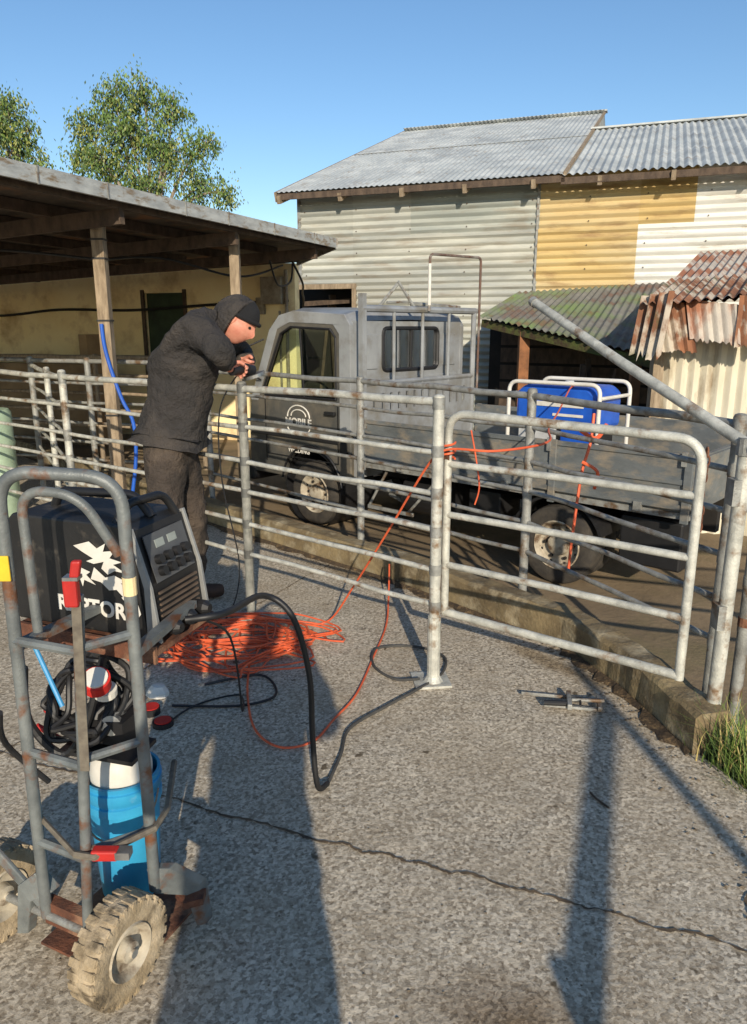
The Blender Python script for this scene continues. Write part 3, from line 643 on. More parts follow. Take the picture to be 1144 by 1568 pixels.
gp('control_panel',mat('control_panel_grey',lin(200,200,196),lin(170,170,168),9,.5),boxf((x0+.34,y0+.01,.84),(.32,0,0),(0,.03,0),(0,0,.22)),lathe([(0,0),(.035,0),(.035,.03),(0,.03)],((x0+x1)/2,.74,1.375),(0,0,1),14),bevel=.006)
gp('decals',whitep,boxf((x0+.12,y0+.014,1.22),(.42,0,0),(0,.006,0),(0,0,.035)),boxf((x0+.12,y0+.014,1.15),(.25,0,0),(0,.006,0),(0,0,.02)))
gp('sockets',black,*[lathe([(0,0),(.03,0),(.03,.02),(0,.02)],(x0+.42+.09*i,y0+.008,.93),(0,-1,0),14) for i in range(2)])
fr_=[]
for y in (y0-.02,y1+.02):
    fr_.append(tube(fillet([(x0-.02,y,.74),(x0-.02,y,1.40),(x1+.02,y,1.40),(x1+.02,y,.74)],.08,6,closed=True),.016,10,closed=True))
for x in (x0-.02,x1+.02):
    for z in (.80,1.3): fr_.append(tube([(x,y0-.02,z),(x,y1+.02,z)],.014,8))
gp('tube_frame',whitep,*fr_,smooth=True)

# ------------------------------------------------------------------ welder trolley
tr=empty('welder_trolley')
Lb=V((-.87,1.654,0));Mb=V((-.735,1.585,0));Rb=V((-.582,1.67,0))
def Mz(z): return V((Mb.x+.06*max(0,z-.12)/.9,Mb.y,z))
top=1.335
part('uprights',tr,steelp,
  tube(fillet([Lb+Z*.13,Lb+V((.012,0,top)),Rb+V((0,0,top-.02)),Rb+Z*.2],.085,8),.0155,12),
  tube([Mz(.12),Mz(1.06)],.0135,12),
  tube(fillet([Lb+V((.05,.03,.93)),Lb+V((.045,.03,top-.05)),Rb+V((-.1,0,top-.06)),Rb+V((-.03,.03,1.12))],.1,8),.012,12),smooth=True)
part('rungs',tr,steelp,*[tube([Lb+Z*z,Mz(z)],.012,8) for z in (.92,.62,.36)],*[tube([Mz(z),Rb+Z*z],.012,8) for z in (.93,.64,.38)],
  beam(Lb+Z*.90,Lb+Z*.90+V((.14,.33,0)),.03,.02),beam(Rb+Z*.88,Rb+Z*.88+V((.06,.33,0)),.03,.02),smooth=True)
axd=V((.905,-.42,0)).normalized(); away=V((.42,.905,0)).normalized()
wl=V((-1.045,1.735,.133)); wr=V((-.64,1.545,.133))
part('axle',tr,galv2,tube([wl-axd*.03,wr+axd*.05],.011,10),smooth=True)
part('axle_brackets',tr,steelp,
  prism([Rb+V((-.02,-.0,.26)),Rb+V((.04,0,.26)),Rb+V((.105,.05,.17)),Rb+V((.115,.06,.03)),Rb+V((.09,.05,.03)),Rb+V((.07,.03,.15)),Rb+V((0,-.01,.19))],away*.03),
  prism([Lb+V((-.02,0,.26)),Lb+V((-.07,0,.22)),Lb+V((-.10,.02,.05)),Lb+V((-.07,.02,.05)),Lb+V((-.04,0,.17)),Lb+V((.02,0,.2))],away*.03),
  beam(Lb+Z*.15,Lb+V((-.14,.04,.30)),.012,.03),bevel=.003)
part('toe_plate',tr,rust,boxf((-.90,1.66,.03),axd*.3,away*.3,Z*.008),boxf((-.88,1.66,.10),axd*.2,away*.03,Z*.07),boxf(Rb+V((.07,.0,.13)),(.05,.02,0),(0,.04,0),(0,0,.02)))
def twheel(c,nm):
    r=.133;w=.085
    part(nm+'_tyre',tr,creamrub,lathe([(.07,-w*.4),(.1,-w*.5),(.122,-w*.46),(.13,-w*.3),(r,0),(.13,w*.3),(.122,w*.46),(.1,w*.5),(.07,w*.4)],c,axd,40),
       smooth=True)
    tb=[]
    ax=axd; x=Z; y=ax.cross(x).normalized()
    for k in range(26):
        for sgn in (-1,1):
            a=2*math.pi*(k+.25*sgn)/26; rd=x*math.cos(a)+y*math.sin(a); tg=ax.cross(rd)
            tb.append(boxf(c+rd*.124+ax*(.022*sgn-.017)-tg*.009,ax*.034,tg*.021,rd*.0095))
            tb.append(boxf(c+rd*.105+ax*(.037*sgn-.004)-tg*.006,ax*.008,tg*.014,rd*.024))
    part(nm+'_tread',tr,creamrub,*tb,bevel=.002)
    for s in (1,-1):
        o=s*w*.5
        part(nm+'_hub',tr,rimm,lathe([(.074,o*.75),(.070,o*.95),(.062,o*.75),(.055,o*.4),(.03,o*.3),(.026,o*.9),(.012,o*1.0),(0.011,o*1.15),(0,o*1.15)],c,axd,28),smooth=True)
twheel(wr,'right_wheel'); twheel(wl,'left_wheel')
ex=V((.93,-.365,0)).normalized(); ey=V((.30,.953,0)).normalized(); W0_=V((-1.035,2.02,.83))
part('shelf',tr,rust,boxf(W0_-Z*.03-ey*.02,ex*.5,ey*.3,Z*.015),boxf(W0_-Z*.05-ey*.03,ex*.5,ey*.012,Z*.05))
wd=empty('welding_machine')
def wq(x,y,z): return W0_+ex*x+ey*y+Z*z
part('case',wd,blackp,prism([wq(0,0,0),wq(.46,0,0),wq(.43,0,.29),wq(.40,0,.315),wq(.02,0,.315),wq(0,0,.295)],ey*.25),bevel=.006)
fp=[(.462,.02),(.505,.0),(.485,.15),(.435,.31),(.42,.305),(.462,.15)]
part('front_bezel',wd,mat('bezel_grey',lin(150,150,146),lin(120,120,118),8,.5),prism([wq(a,-.006,b) for a,b in fp],ey*.012),prism([wq(a,.244,b) for a,b in fp],ey*.012),bevel=.002)
part('front_panel',wd,black,prism([wq(.458,.006,0),wq(.488,.006,.01),wq(.474,.006,.15),wq(.43,.006,.30),wq(.42,.006,.29)],ey*.238))
q1=wq(.477,.02,.155); up=(wq(.434,.02,.295)-q1).normalized(); nrm=ey.cross(up); 
if nrm.dot(ex)<0: nrm=-nrm
part('control_plate',wd,mat('control_plate',lin(84,86,88),lin(70,70,72),8,.4),boxf(q1+ey*.01+nrm*.003,ey*.19,up*.13,nrm*.003))
part('knobs',wd,black,*[lathe([(0.014,0),(.013,.018),(0,.018)],q1+ey*(.04+.042*i)+up*(.025+.033*j)+nrm*.005,nrm,14) for i in range(4) for j in range(2)])
part('display',wd,mat('display_grey',lin(150,156,150),lin(120,126,120),8,.3),boxf(q1+ey*.05+up*.088+nrm*.006,ey*.04,up*.022,nrm*.002),boxf(q1+ey*.11+up*.088+nrm*.006,ey*.04,up*.022,nrm*.002),*[lathe([(.005,0),(.004,.006),(0,.006)],q1+ey*(.06+.042*i)+up*.06+nrm*.006,nrm,8) for i in range(3)])
part('vents',wd,mat('vent_grey',lin(120,100,84),lin(80,70,60),8,.6),*[boxf(wq(.487-.001*i,.03,.045+.016*i),ey*.19,ex*.006,Z*.006) for i in range(6)])
part('sockets',wd,black,*[lathe([(.022,0),(.022,.035),(.012,.05),(0,.05)],wq(.488,.05+.075*i,.03),ex,16) for i in range(3)])
part('top_handle',wd,black,tube(fillet([wq(.06,.125,.30),wq(.09,.125,.36),wq(.36,.125,.37),wq(.41,.125,.31)],.04),.013,10),smooth=True)
part('rear_handle',wd,black,tube(fillet([wq(.36,.03,.31),wq(.38,.06,.36),wq(.40,.2,.36),wq(.42,.23,.3)],.03),.012,10),smooth=True)
text('case_lettering',wd,'RAPTOR',.062,wq(.275,-.0015,.07),ex,Z,whitep,off=.002)
def dp(pts,o=.003): return plate([wq(x,-o,z) for x,z in pts],[],-ey*.001)
part('case_decal',wd,whitep,
 dp([(.235,.245),(.29,.262),(.315,.245),(.345,.262),(.335,.238),(.375,.245),(.355,.222),(.395,.215),(.365,.205),(.405,.185),(.37,.188),(.345,.175),(.325,.19),(.335,.21),(.30,.20),(.275,.205),(.30,.215),(.27,.228)]),
 dp([(.30,.19),(.335,.165),(.365,.175),(.41,.16),(.385,.155),(.425,.13),(.39,.135),(.405,.105),(.37,.135),(.345,.13),(.32,.15),(.285,.155)]),
 dp([(.385,.115),(.41,.09),(.405,.065),(.43,.085),(.425,.05),(.445,.075),(.435,.11),(.405,.125)],.0035),
 dp([(.25,.185),(.285,.175),(.27,.165),(.30,.14),(.262,.15),(.255,.13),(.245,.16)]))
part('label',tr,yel,boxf(Lb+V((-.004,-.02,1.075)),(.028,.0,0),(0,.006,0),(0,0,.062)),bevel=.002)
part('tape',tr,cream,tube([Rb+Z*1.03,Rb+Z*1.075],.0165,12))
part('ratchet_straps',tr,redp,boxf(Mz(1.04)+V((-.02,-.03,0)),(.032,0,0),(0,.025,0),(0,0,.07)),boxf(Mz(1.11)+V((-.008,-.03,0)),(.022,0,.0),(0,.018,0),(.008,0,.04)),boxf(Mb+V((.04,-.03,.375)),(.065,.0,0),(0,.03,0),(0,0,.028)),bevel=.005)
part('strap_buckle',tr,chrome,boxf(Mz(1.105)+V((-.02,-.034,0)),(.034,0,0),(0,.03,0),(0,0,.008)),boxf(Mb+V((.10,-.03,.38)),(.035,.0,0),(0,.03,0),(0,0,.02)))
part('strap_webbing',tr,mat('webbing',lin(120,112,98),lin(90,82,72),30,.9),tube([Mz(.39)+V((-.02,-.02,0)),Mb+V((.05,-.03,.39)),Rb+V((.02,-.02,.40)),Rb+V((.03,.06,.40)),Rb+V((-.0,.25,.42))],.009,6),tube([Lb+V((-.0,.02,.42)),Mz(.39)+V((-.02,-.02,0))],.007,6),boxf(Mz(.62)+V((.0,-.018,0)),(.022,0,0),(0,.003,0),(.02,0,.43)))
part('coiled_leads',tr,black,*[tube(cat([V((-.80+R.uniform(-.04,.04)+math.cos(a)*(.09+R.uniform(-.02,.02)),1.86+.05*math.sin(a*1.0)+R.uniform(-.03,.03),.66+math.sin(a)*(.09+R.uniform(-.03,.03)))) for a in [2*math.pi*k/9 for k in range(9)]],5,closed=True),.009,8,closed=True) for _ in range(7)],
   boxf((-.86,1.8,.52),(.22,-.06,0),(.03,.12,0),(0,0,.012)),boxf((-.84,1.84,.54),(.16,-.04,0),(.03,.1,0),(0,0,.07)),smooth=True)
part('tape_roll',tr,redp,lathe([(.02,0),(.036,0),(.036,.035),(.02,.035)],(-.72,1.76,.745),(.2,-.6,1),20))
part('tape_roll_core',tr,whitep,lathe([(0,.0),(.03,.0),(.03,.006),(.0,.006)],(-.714,1.742,.775),(.2,-.6,1),20),lathe([(0,0),(.03,0),(.03,.02),(0,.02)],(-.715,1.8,.70),(.1,-.3,1),16))
part('blue_rod',tr,mat('blue_handle',lin(60,150,200),lin(50,130,180),9,.5),tube([(-.84,1.7,.88),(-.77,1.66,.74)],.006,8))
part('pliers',tr,redp,tube([(-.93,1.9,.6),(-.86,1.86,.55),(-.80,1.86,.56)],.008,8),tube([(-.95,1.88,.56),(-.88,1.86,.53)],.008,8))
part('cable_stub',tr,black,tube(cat([(-.9,1.75,.8),(-.93,1.8,.62),(-.85,1.8,.52),(-.78,1.8,.6),(-.72,1.82,.8)],6),.011,8),tube(cat([(-.95,1.7,.7),(-1.0,1.8,.55),(-.92,1.85,.4)],6),.008,8))
bk=empty('plastic_bucket'); bc=V((-.715,1.86,.045))
part('shell',bk,bluep,lathe([(0,0),(.078,0),(.082,.01),(.098,.30),(.106,.302),(.106,.325),(.100,.327),(.109,.35),(.109,.37),(.103,.372),(.106,.39),(.098,.39),(.095,.31),(.078,.02),(0,.015)],bc,Z,40),smooth=True)
part('handle',bk,galv2,tube([bc+V((.11*math.cos(a),-.03-.08*math.sin(a),.35-.12*math.sin(a))) for a in [math.pi*i/14 for i in range(15)]],.003,6))
gb=empty('gas_cylinder'); 
part('body',gb,whitep,lathe([(.06,.1),(.085,.12),(.085,.40),(.078,.44),(.05,.47),(.025,.485),(.02,.52),(0,.52)],bc,Z,32),smooth=True)
part('valve',gb,chrome,tube([bc+Z*.51,bc+Z*.57],.013,10),tube([bc+V((-.03,0,.55)),bc+V((.05,0,.55))],.01,10),lathe([(0,0),(.03,0),(.03,.012),(0,.012)],bc+Z*.57,Z,14),lathe([(0,0),(.028,0),(.028,.02),(0,.02)],bc+V((.0,-.03,.55)),(0,-1,.2),16))

# ------------------------------------------------------------------ cables
pts=[]
for i in range(22):
    cx=-.70+R.gauss(0,.09); cy=3.66+R.gauss(0,.08); rx=R.uniform(.16,.44); ry=R.uniform(.12,.33)
    for k in range(9):
        a=2*math.pi*k/9; pts.append((cx+rx*math.cos(a)+R.gauss(0,.04),cy+ry*math.sin(a)+R.gauss(0,.04),.008+R.random()*.05*(1-abs(rx-.3))+.0006*i))
oc=empty('extension_cord')
part('coil',oc,orange,tube(cat(pts,4),.005,6),smooth=True)
part('run_to_gate',oc,orange,tube(cat([(-.4,3.9,.02),(-.25,3.95,.03),(-.1,3.8,.3),(.08,3.55,.68),(.25,3.3,1.05),(.33,3.22,1.13),(.52,3.12,1.14),(.78,3.3,1.15),(.95,4.0,1.12),(1.2,4.8,1.13),(1.45,5.5,1.22),(1.55,5.7,1.2)],7),.0055,8),smooth=True)
part('run_on_ground',oc,orange,tube(cat([(.1,4.45,.2),(.09,4.2,.05),(.07,3.9,.012),(.0,3.5,.012),(-.08,3.1,.012),(-.17,2.88,.012),(-.25,2.7,.012),(-.38,2.66,.012),(-.5,2.8,.012),(-.58,3.1,.012),(-.62,3.4,.02)],7),.0052,8),smooth=True)
part('fence_wraps',oc,orange,tube(cat([(.53,4.0,1.11),(.56,3.98,.95),(.58,3.97,.8),(.56,3.98,.70)],5),.0045,6),*[tube([V((.335+.03*math.cos(a),3.27+.03*math.sin(a),1.08+.006*a)) for a in [k*.5 for k in range(26)]],.0052,6) for _ in (0,)])
os_=empty('orange_tie_strap')
part('strap',os_,orange,*[tube(cat([(1.19,4.0,1.2),(1.17,3.96,1.05),(1.13,3.94,.9),(1.11,3.92,.75),(1.09,3.9,.55),(1.08,3.9,.35)],5),.008,6),tube(cat([(1.1,3.92,1.12),(1.18,3.9,1.08),(1.24,3.93,1.15)],5),.012,6),tube(cat([(1.12,3.92,.95),(1.2,3.9,.9),(1.2,3.93,.8)],5),.009,6)])
wc=empty('welding_lead')
s0=wq(.53,.08,.04)
part('torch_lead',wc,black,tube(cat([s0,s0+V((.1,.05,.0)),(-.36,2.28,.80),(-.27,2.3,.72),(-.22,2.32,.5),(-.215,2.34,.25),(-.20,2.33,.06),(-.17,2.4,.02)],7),.0105,10),smooth=True)
part('earth_lead',wc,mat('lead_grey',lin(74,72,68),lin(56,55,53),12,.8),tube(cat([(-.17,2.4,.016),(-.13,2.6,.014),(-.1,2.8,.014),(.05,2.98,.014),(.2,3.14,.014),(.33,3.3,.014),(.36,3.5,.014),(.22,3.62,.014),(.02,3.6,.014),(-.0,3.4,.014),(.1,3.25,.014),(.22,3.22,.03)],7),.007,8),smooth=True)
part('thin_leads',wc,black,tube(cat([wq(.52,.12,.03),(-.5,2.4,.6),(-.55,2.8,.1),(-.62,3.1,.01),(-.8,3.0,.01),(-.9,2.8,.01)],7),.0045,6),tube(cat([(-.9,3.0,.01),(-.6,3.0,.01),(-.45,3.1,.01),(-.55,3.3,.01),(-.8,3.2,.01)],7),.006,6),tube(cat([(-.73,4.1,1.42),(-.86,4.15,1.2),(-.86,4.12,.8),(-.78,4.1,.3),(-.85,4.0,.02),(-1.0,3.7,.01)],7),.0045,6),smooth=True)
od=empty('grinding_disc_box')
part('tubs',od,black,lathe([(0,0),(.04,0),(.04,.03),(0,.03)],(-.98,2.95,.0),Z,20),lathe([(0,0),(.045,0),(.045,.02),(0,.02)],(-.9,2.85,.0),Z,20))
part('lids',od,redp,lathe([(0,0),(.036,0),(.036,.004),(0,.004)],(-.98,2.95,.031),Z,20),lathe([(0,0),(.036,0),(.036,.004),(0,.004)],(-.9,2.85,.021),Z,20))
part('rag',od,whitep,lathe([(0,.05),(.03,.045),(.05,.02),(.055,0)],(-1.0,3.12,0),(.1,.1,1),9))
fc=empty('bar_clamp')
c0=V((.68,3.10,.02)); cd=V((.96,-.2,0)).normalized(); cs=V((.2,.96,0)).normalized()
part('bar',fc,galv2,beam(c0,c0+cd*.36,.010,.014),beam(c0+cs*-.09+cd*.1,c0-cs*.09+cd*.36,.016,.012),bevel=.002)
part('jaws',fc,galv2,boxf(c0+cd*.20-cs*.12,cd*.02,cs*.14,Z*.026),boxf(c0+cd*.33-cs*.11,cd*.018,cs*.12,Z*.022),tube([c0+cd*.22-cs*.06+Z*.02,c0+cd*.36-cs*.06+Z*.03],.009,10),bevel=.003)
part('handle',fc,black,tube([c0+cd*.1-cs*.09+Z*.01,c0+cd*.2-cs*.09+Z*.015],.013,10),tube([c0+cd*.26-cs*.02+Z*.01,c0+cd*.25-cs*.17+Z*.05],.005,8))
part('twig',None,timberd,tube([(.79,2.37,.006),(.80,2.33,.008),(.83,2.28,.006)],.004,6))

# ------------------------------------------------------------------ people
def skinobj(name,parent,m,verts,edges,rad,root=0,sub=2,disp=0,dsz=.15):
    me=bpy.data.meshes.new(name); me.from_pydata([tuple(v) for v in verts],edges,[])
    ob=bpy.data.objects.new(name,me); scene.collection.objects.link(ob); ob.parent=parent; me.materials.append(m)
    md=ob.modifiers.new('Skin','SKIN'); md.use_smooth_shade=True
    sv=me.skin_vertices[0].data
    for i,r in enumerate(rad):
        sv[i].radius=(r,r) if not isinstance(r,tuple) else r
        sv[i].use_root=(i==root)
    s=ob.modifiers.new('Sub','SUBSURF'); s.levels=s.render_levels=sub
    if disp:
        for sz,st in ((dsz,disp),(dsz*.35,disp*.45)):
            tx=bpy.data.textures.new(name+'_folds','CLOUDS'); tx.noise_scale=sz; tx.noise_depth=2
            d=ob.modifiers.new('Folds','DISPLACE'); d.texture=tx; d.strength=st; d.mid_level=.5; d.texture_coords='LOCAL'
    return ob
def hand(parent,name,w,fwd,side,curl,m):
    w=V(w);f=V(fwd).normalized();s=V(side);s=(s-f*s.dot(f)).normalized();c=V(curl);c=(c-f*c.dot(f)-s*c.dot(s)).normalized()
    vs=[w-f*.03,w,w+f*.045];ed=[(0,1),(1,2)];rd=[.027,.028,(.036,.024)]
    for i,l in enumerate((.9,1,.95,.78)):
        o=s*(.030-.02*i); k=len(vs)
        vs+=[w+f*.085+o,w+f*(.085+.028*l)+o+c*.012,w+f*(.085+.038*l)+o+c*.04*l,w+f*(.075+.02*l)+o+c*.058*l]
        ed+=[(2,k),(k,k+1),(k+1,k+2),(k+2,k+3)]; rd+=[.0115,.0105,.0095,.008]
    k=len(vs); vs+=[w+f*.03+s*.034+c*.008,w+f*.06+s*.052+c*.022,w+f*.085+s*.045+c*.038]; ed+=[(1,k),(k,k+1),(k+1,k+2)]; rd+=[.014,.011,.009]
    skinobj(name,parent,m,vs,ed,rd,1,2)
def head(parent,c,fwd,up,capm,hood=None):
    f=V(fwd).normalized();u=V(up);u=(u-f*u.dot(f)).normalized();r=f.cross(u)
    M=Matrix(((r.x,f.x,u.x,c[0]),(r.y,f.y,u.y,c[1]),(r.z,f.z,u.z,c[2]),(0,0,0,1)))
    g=sph((0,0,0),(.078,.098,.122),28,22); vs=[]
    for p in g[0]:
        p=V(p)
        if p.z<0: k=1+p.z*2.0; p.x*=max(.55,k+.1); 
        if p.z<-.03 and p.y<0: p.y*=.8
        if p.y>.03:
            nz=math.exp(-((p.x/.014)**2+((p.z+.01)/.026)**2)); p.y+=.024*nz
            for sx in (-.032,.032): p.y-=.012*math.exp(-(((p.x-sx)/.018)**2+((p.z-.018)/.014)**2))
            p.y+=.006*math.exp(-((p.x/.03)**2+((p.z+.06)/.012)**2)); p.y+=.008*math.exp(-((p.x/.03)**2+((p.z+.105)/.02)**2))
        vs.append(p)
    part('face',parent,skin,(vs,g[1]),M=M,smooth=True)
    part('ears',parent,skin,sph((.078,-.005,0),(.012,.02,.032),12,8),sph((-.078,-.005,0),(.012,.02,.032),12,8),M=M,smooth=True)
    part('eyes',parent,dark,sph((.032,.082,.018),(.011,.008,.008),10,6),sph((-.032,.082,.018),(.011,.008,.008),10,6),boxf((-.022,.094,-.062),(.044,0,0),(0,.004,0),(0,0,.003)),M=M,smooth=True)
    g=sph((0,-.008,.012),(.09,.108,.125),28,20)
    keep2=[q for q in g[1] if min(g[0][i].z+ g[0][i].y*-.25 for i in q)>.02]
    part('beanie',parent,capm,(g[0],keep2),tube([V((.089*math.cos(a),-.008+.107*math.sin(a),.03+.25*(.107*math.sin(a)))) for a in [2*math.pi*k/28 for k in range(28)]],.012,8,closed=True),M=M,smooth=True)
    part('nape_hair',parent,timberd,sph((0,-.035,-.02),(.074,.068,.07),16,10),M=M,smooth=True)
    if hood:
        g=sph((0,-.03,-.01),(.110,.122,.145),28,22)
        kp2=[q for q in g[1] if max(g[0][i].y for i in q)<.0]
        ang=[2*math.pi*k/28 for k in range(28)]
        part('hood',parent,hood,(g[0],kp2),tube([V((.105*math.cos(a),-.005,-.01+.14*math.sin(a))) for a in ang],.010,8,closed=True),M=M,smooth=True)
def human(name,J,cols,hd,hands,hood=None):
    e=empty(name); jk,tr_=cols
    vs=[J['hem'],J['waist'],J['chest'],J['upper'],J['neck'],J['shR'],J['elR'],J['wrR'],J['shL'],J['elL'],J['wrL']]
    ed=[(0,1),(1,2),(2,3),(3,4),(3,5),(5,6),(6,7),(3,8),(8,9),(9,10)]
    rd=[.185,.19,.215,.195,.085,.105,.07,.048,.105,.07,.048]
    skinobj('jacket',e,jk,vs,ed,rd,1,3,.05,.14)
    vs=[J['pelvis'],J['hipR'],J['knR'],J['anR'],J['hipL'],J['knL'],J['anL'],J['pelvis']+V((0,0,.14))]
    skinobj('trousers',e,tr_,vs,[(0,1),(1,2),(2,3),(0,4),(4,5),(5,6),(0,7)],[.17,.12,.092,.072,.12,.092,.072,.155],0,3,.035,.1)
    for s in 'RL':
        a=J['an'+s]; d=J['toe']
        skinobj('boot_'+s,e,leather,[a+V((0,0,.04)),a+V((0,0,-.04)),a+d*.1+V((0,0,-.055)),a+d*.19+V((0,0,-.06))],[(0,1),(1,2),(2,3)],[.058,.058,.05,.04],0,2)
    vs=[J['neck']-(V(hd[0])-J['neck'])*.3,V(hd[0])]; skinobj('neck',e,skin,vs,[(0,1)],[.065,.058],0,2)
    head(e,*hd,bean,hood)
    for i,(w,f,s,c) in enumerate(hands): hand(e,'hand_%d'%(i+1),w,f,s,c,skin)
    return e
J=dict(hem=V((-1.14,4.18,1.07)),waist=V((-1.12,4.18,1.2)),chest=V((-1.06,4.18,1.42)),upper=V((-.98,4.18,1.62)),neck=V((-.86,4.18,1.69)),
 shR=V((-.92,3.99,1.63)),elR=V((-.76,3.87,1.53)),wrR=V((-.785,4.0,1.445)),shL=V((-.89,4.36,1.61)),elL=V((-.76,4.45,1.48)),wrL=V((-.73,4.27,1.46)),
 pelvis=V((-1.16,4.18,.98)),hipR=V((-1.18,4.08,.90)),knR=V((-1.15,4.05,.52)),anR=V((-1.21,4.06,.11)),hipL=V((-1.14,4.28,.90)),knL=V((-1.08,4.30,.52)),anL=V((-1.11,4.32,.11)),toe=V((.9,.4,0)).normalized())
man=human('welder_man',J,(jack,trou),(V((-.735,4.17,1.68)),V((.74,-.25,-.62)),V((.62,.0,.78))),
 [(J['wrR'],V((.5,.8,-.12)),V((.4,-.3,.9)),V((.5,-.4,-.8))),(J['wrL'],V((.1,-1,-.1)),V((.3,0,1)),V((.4,0,-1)))],hood=jack)
part('collar',man,jack,tube([V((-.845,4.18,1.655))+V((.05*math.cos(a),.085*math.sin(a),-.03*math.cos(a)+.02)) for a in [2*math.pi*k/16 for k in range(16)]],.024,8,closed=True),smooth=True)
ag=empty('angle_grinder')
part('body',ag,black,tube([(-.76,4.02,1.425),(-.70,4.12,1.43)],.026,14),tube([(-.70,4.12,1.43),(-.675,4.17,1.42)],.032,14),smooth=True)
part('guard',ag,chrome,lathe([(0,0),(.062,0),(.062,.018)],(-.665,4.17,1.40),(.3,.1,-1),24))
part('side_handle',ag,redp,tube([(-.69,4.13,1.44),(-.71,4.25,1.455)],.014,10))
Jp=dict(hem=V((-.05,-.50,.95)),waist=V((-.05,-.50,1.1)),chest=V((-.05,-.49,1.32)),upper=V((-.05,-.48,1.47)),neck=V((-.05,-.47,1.58)),
 shR=V((.15,-.48,1.47)),elR=V((.22,-.36,1.27)),wrR=V((.10,-.16,1.56)),shL=V((-.25,-.48,1.47)),elL=V((-.32,-.36,1.27)),wrL=V((-.12,-.16,1.56)),
 pelvis=V((-.05,-.5,.93)),hipR=V((.07,-.5,.86)),knR=V((.12,-.48,.48)),anR=V((.15,-.5,.11)),hipL=V((-.17,-.5,.86)),knL=V((-.23,-.48,.48)),anL=V((-.26,-.5,.11)),toe=V((0,1,0)))
ph=human('photographer',Jp,(jack,jeans),(V((-.05,-.44,1.70)),V((0,1,-.1)),V((0,0,1))),
 [(Jp['wrR'],V((-.2,.8,.5)),V((-.3,-.2,.9)),V((-.9,.2,0))),(Jp['wrL'],V((.2,.8,.5)),V((.3,-.2,.9)),V((.9,.2,0)))])
part('phone',ph,black,boxf((-.075,-.06,1.585),(.15,0,0),(0,.008,0),(0,0,.075)),bevel=.003)

# ------------------------------------------------------------------ trees
def tree(name,base,trunk_top,lobes,nclu,seed,ls=.12):
    rr=random.Random(seed); e=empty(name); base=V(base); tt=V(trunk_top)
    br=[tube([base,base.lerp(tt,.5)+V((rr.uniform(-.2,.2),rr.uniform(-.2,.2),0)),tt],[.28,.2,.12],10)]
    v=[];f=[];mi=[]
    for (x,y,z,r) in lobes:
        c=V((x,y,z)); br.append(tube(cat([tt-V((0,0,rr.uniform(0,1.5))),tt.lerp(c,.5)+V((rr.uniform(-.2,.2),rr.uniform(-.2,.2),rr.uniform(-.2,.1))),c],4),[.08-.008*i for i in range(9)],6))
        n=int(nclu*r*r)
        for _ in range(n):
            d=V((rr.gauss(0,1),rr.gauss(0,1),rr.gauss(0,1))).normalized(); rad=r*rr.uniform(.25,1.12)
            cc=c+V((d.x*rad,d.y*rad,d.z*rad*.85))
            if rr.random()<.07: br.append(tube([c,c.lerp(cc,.5)+V((0,0,.05)),cc],[.02,.015,.008],4))
            cr=rr.uniform(.10,.25); tone=rr.random()*.6+(.12 if d.z<-.2 else 0)
            for _ in range(rr.randint(14,26)):
                p=cc+V((rr.gauss(0,cr*.55),rr.gauss(0,cr*.55),rr.gauss(0,cr*.85)-.05))
                a=V((rr.gauss(0,.5),rr.gauss(0,.5),-1)).normalized(); b=a.cross(V((rr.gauss(0,1),rr.gauss(0,1),.1))).normalized()
                L_=ls*rr.uniform(.6,1.25); w=L_*.22; o=len(v)
                v+= [p,p+a*L_*.5+b*w,p+a*L_,p+a*L_*.5-b*w]; f.append((o,o+1,o+2,o+3))
                t=tone+rr.uniform(-.2,.35); mi.append(0 if t<.4 else (1 if t<.62 else 2))
    part('branches',e,bark,*br,smooth=True)
    ob=part('foliage',e,leaves,(v,f),recalc=False)
    ob.data.polygons.foreach_set('material_index',mi)
tree('eucalyptus_tree',(-7.3,25,-.2),(-7.1,25,5.2),[(-7.0,25,8.66,.65),(-8.0,25.3,8.5,.75),(-6.1,24.8,8.15,.6),(-8.9,25,7.7,.65),(-7.5,24.8,7.5,1.0),(-9.1,25.2,6.9,.6),(-8.3,24.7,6.6,.85),(-6.5,25,7.0,.95),(-5.2,25,7.2,.6),(-4.65,25,5.8,.45),(-5.5,25.2,6.1,.7),(-7.1,24.8,5.9,1.0),(-8.2,25,5.4,.8),(-6.0,25,5.2,.7)],140,3)
tree('eucalyptus_tree',(-11.6,25,-.2),(-11.4,25,5.5),[(-11.25,25,8.2,.6),(-10.65,25,7.6,.4),(-11.1,25,7.2,.65),(-11.6,25,7.8,.8),(-10.4,25,6.7,.4),(-12.3,25,7.7,1.1),(-11.3,25,6.3,.7),(-9.9,25,5.9,.35)],140,5)

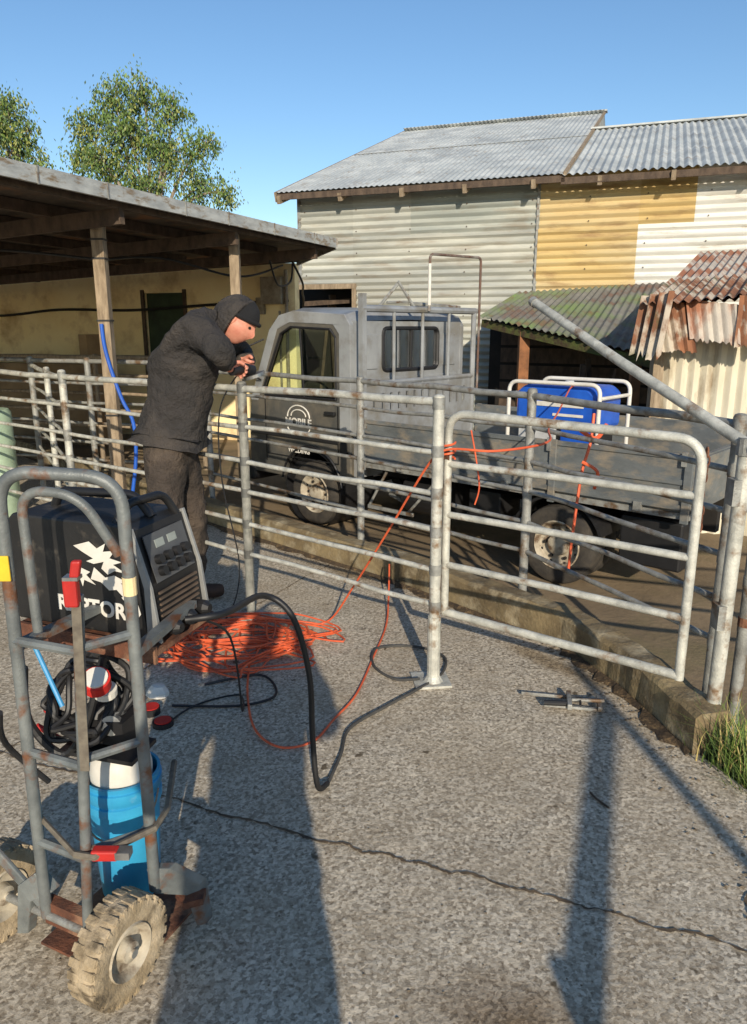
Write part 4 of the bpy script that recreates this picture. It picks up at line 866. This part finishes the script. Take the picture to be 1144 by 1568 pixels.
def grass(name,spots,n,seed):
    rr=random.Random(seed); v=[];f=[];mi=[]
    for (x,y,z,s,hh) in spots:
        for _ in range(n):
            p=V((x+rr.gauss(0,s),y+rr.gauss(0,s),z)); h=hh*rr.uniform(.4,1.15); d=V((rr.gauss(0,1),rr.gauss(0,1),0)).normalized(); w=V((-d.y,d.x,0))*rr.uniform(.002,.0045)
            o=len(v); bend=rr.uniform(.15,.9)
            for k in range(4):
                t=k/3; q=p+d*(bend*h*t*t)+Z*(h*t*(1-.35*bend*t)); v+= [q-w*(1-t*.9),q+w*(1-t*.9)]
                if k: a=o+2*k-2; f.append((a,a+1,a+3,a+2)); mi.append(0)
            m=0 if rr.random()<.5 else (1 if rr.random()<.5 else 2)
            mi[-3:]=[m]*3
    ob=part(name,None,[mat('grass_green',lin(122,144,64),lin(94,116,50),5,.6),mat('grass_dry',lin(196,178,112),lin(166,148,94),5,.8),mat('grass_deep',lin(76,100,42),lin(60,78,34),5,.6)],(v,f),recalc=False)
    ob.data.polygons.foreach_set('material_index',mi)
grass('grass_clump',[(1.40,2.56,-.02,.045,.26),(1.44,2.44,-.08,.05,.26),(1.50,2.34,-.12,.06,.2),(1.72,2.2,-.15,.1,.12),(1.62,2.7,-.15,.1,.2)],280,4)

# ------------------------------------------------------------------ light, sky, camera
el=math.radians(21.5); hd=V((-.13,1,0)).normalized()
dirv=V((hd.x*math.cos(el),hd.y*math.cos(el),-math.sin(el)))
sl=bpy.data.lights.new('sun','SUN'); sl.energy=5; sl.angle=math.radians(.53); sl.color=(1,.89,.72)
so=bpy.data.objects.new('sun',sl); scene.collection.objects.link(so); so.rotation_euler=dirv.to_track_quat('-Z','Y').to_euler()
w=bpy.data.worlds.new('World'); scene.world=w; w.use_nodes=True; nt=w.node_tree
sk=nt.nodes.new('ShaderNodeTexSky'); sk.sky_type='NISHITA'; sk.sun_disc=False; sk.sun_elevation=el; sk.sun_rotation=math.radians(172.6); sk.air_density=1.0; sk.dust_density=.3; sk.ozone_density=2.4
hs_=nt.nodes.new('ShaderNodeHueSaturation'); hs_.inputs['Saturation'].default_value=1.12; hs_.inputs['Value'].default_value=1.0
bg=nt.nodes['Background']; bg.inputs[1].default_value=.15; nt.links.new(sk.outputs[0],hs_.inputs['Color']); nt.links.new(hs_.outputs[0],bg.inputs[0])
cam=bpy.data.cameras.new('camera'); co=bpy.data.objects.new('camera',cam); scene.collection.objects.link(co)
co.location=(0,0,1.65); co.rotation_euler=(math.radians(76),0,0)
cam.sensor_fit='VERTICAL'; cam.sensor_height=36; cam.lens=26; cam.clip_start=.02; cam.clip_end=2000
scene.camera=co
scene.view_settings.view_transform='Standard'
try: scene.view_settings.look='None'
except Exception: pass
scene.view_settings.exposure=0
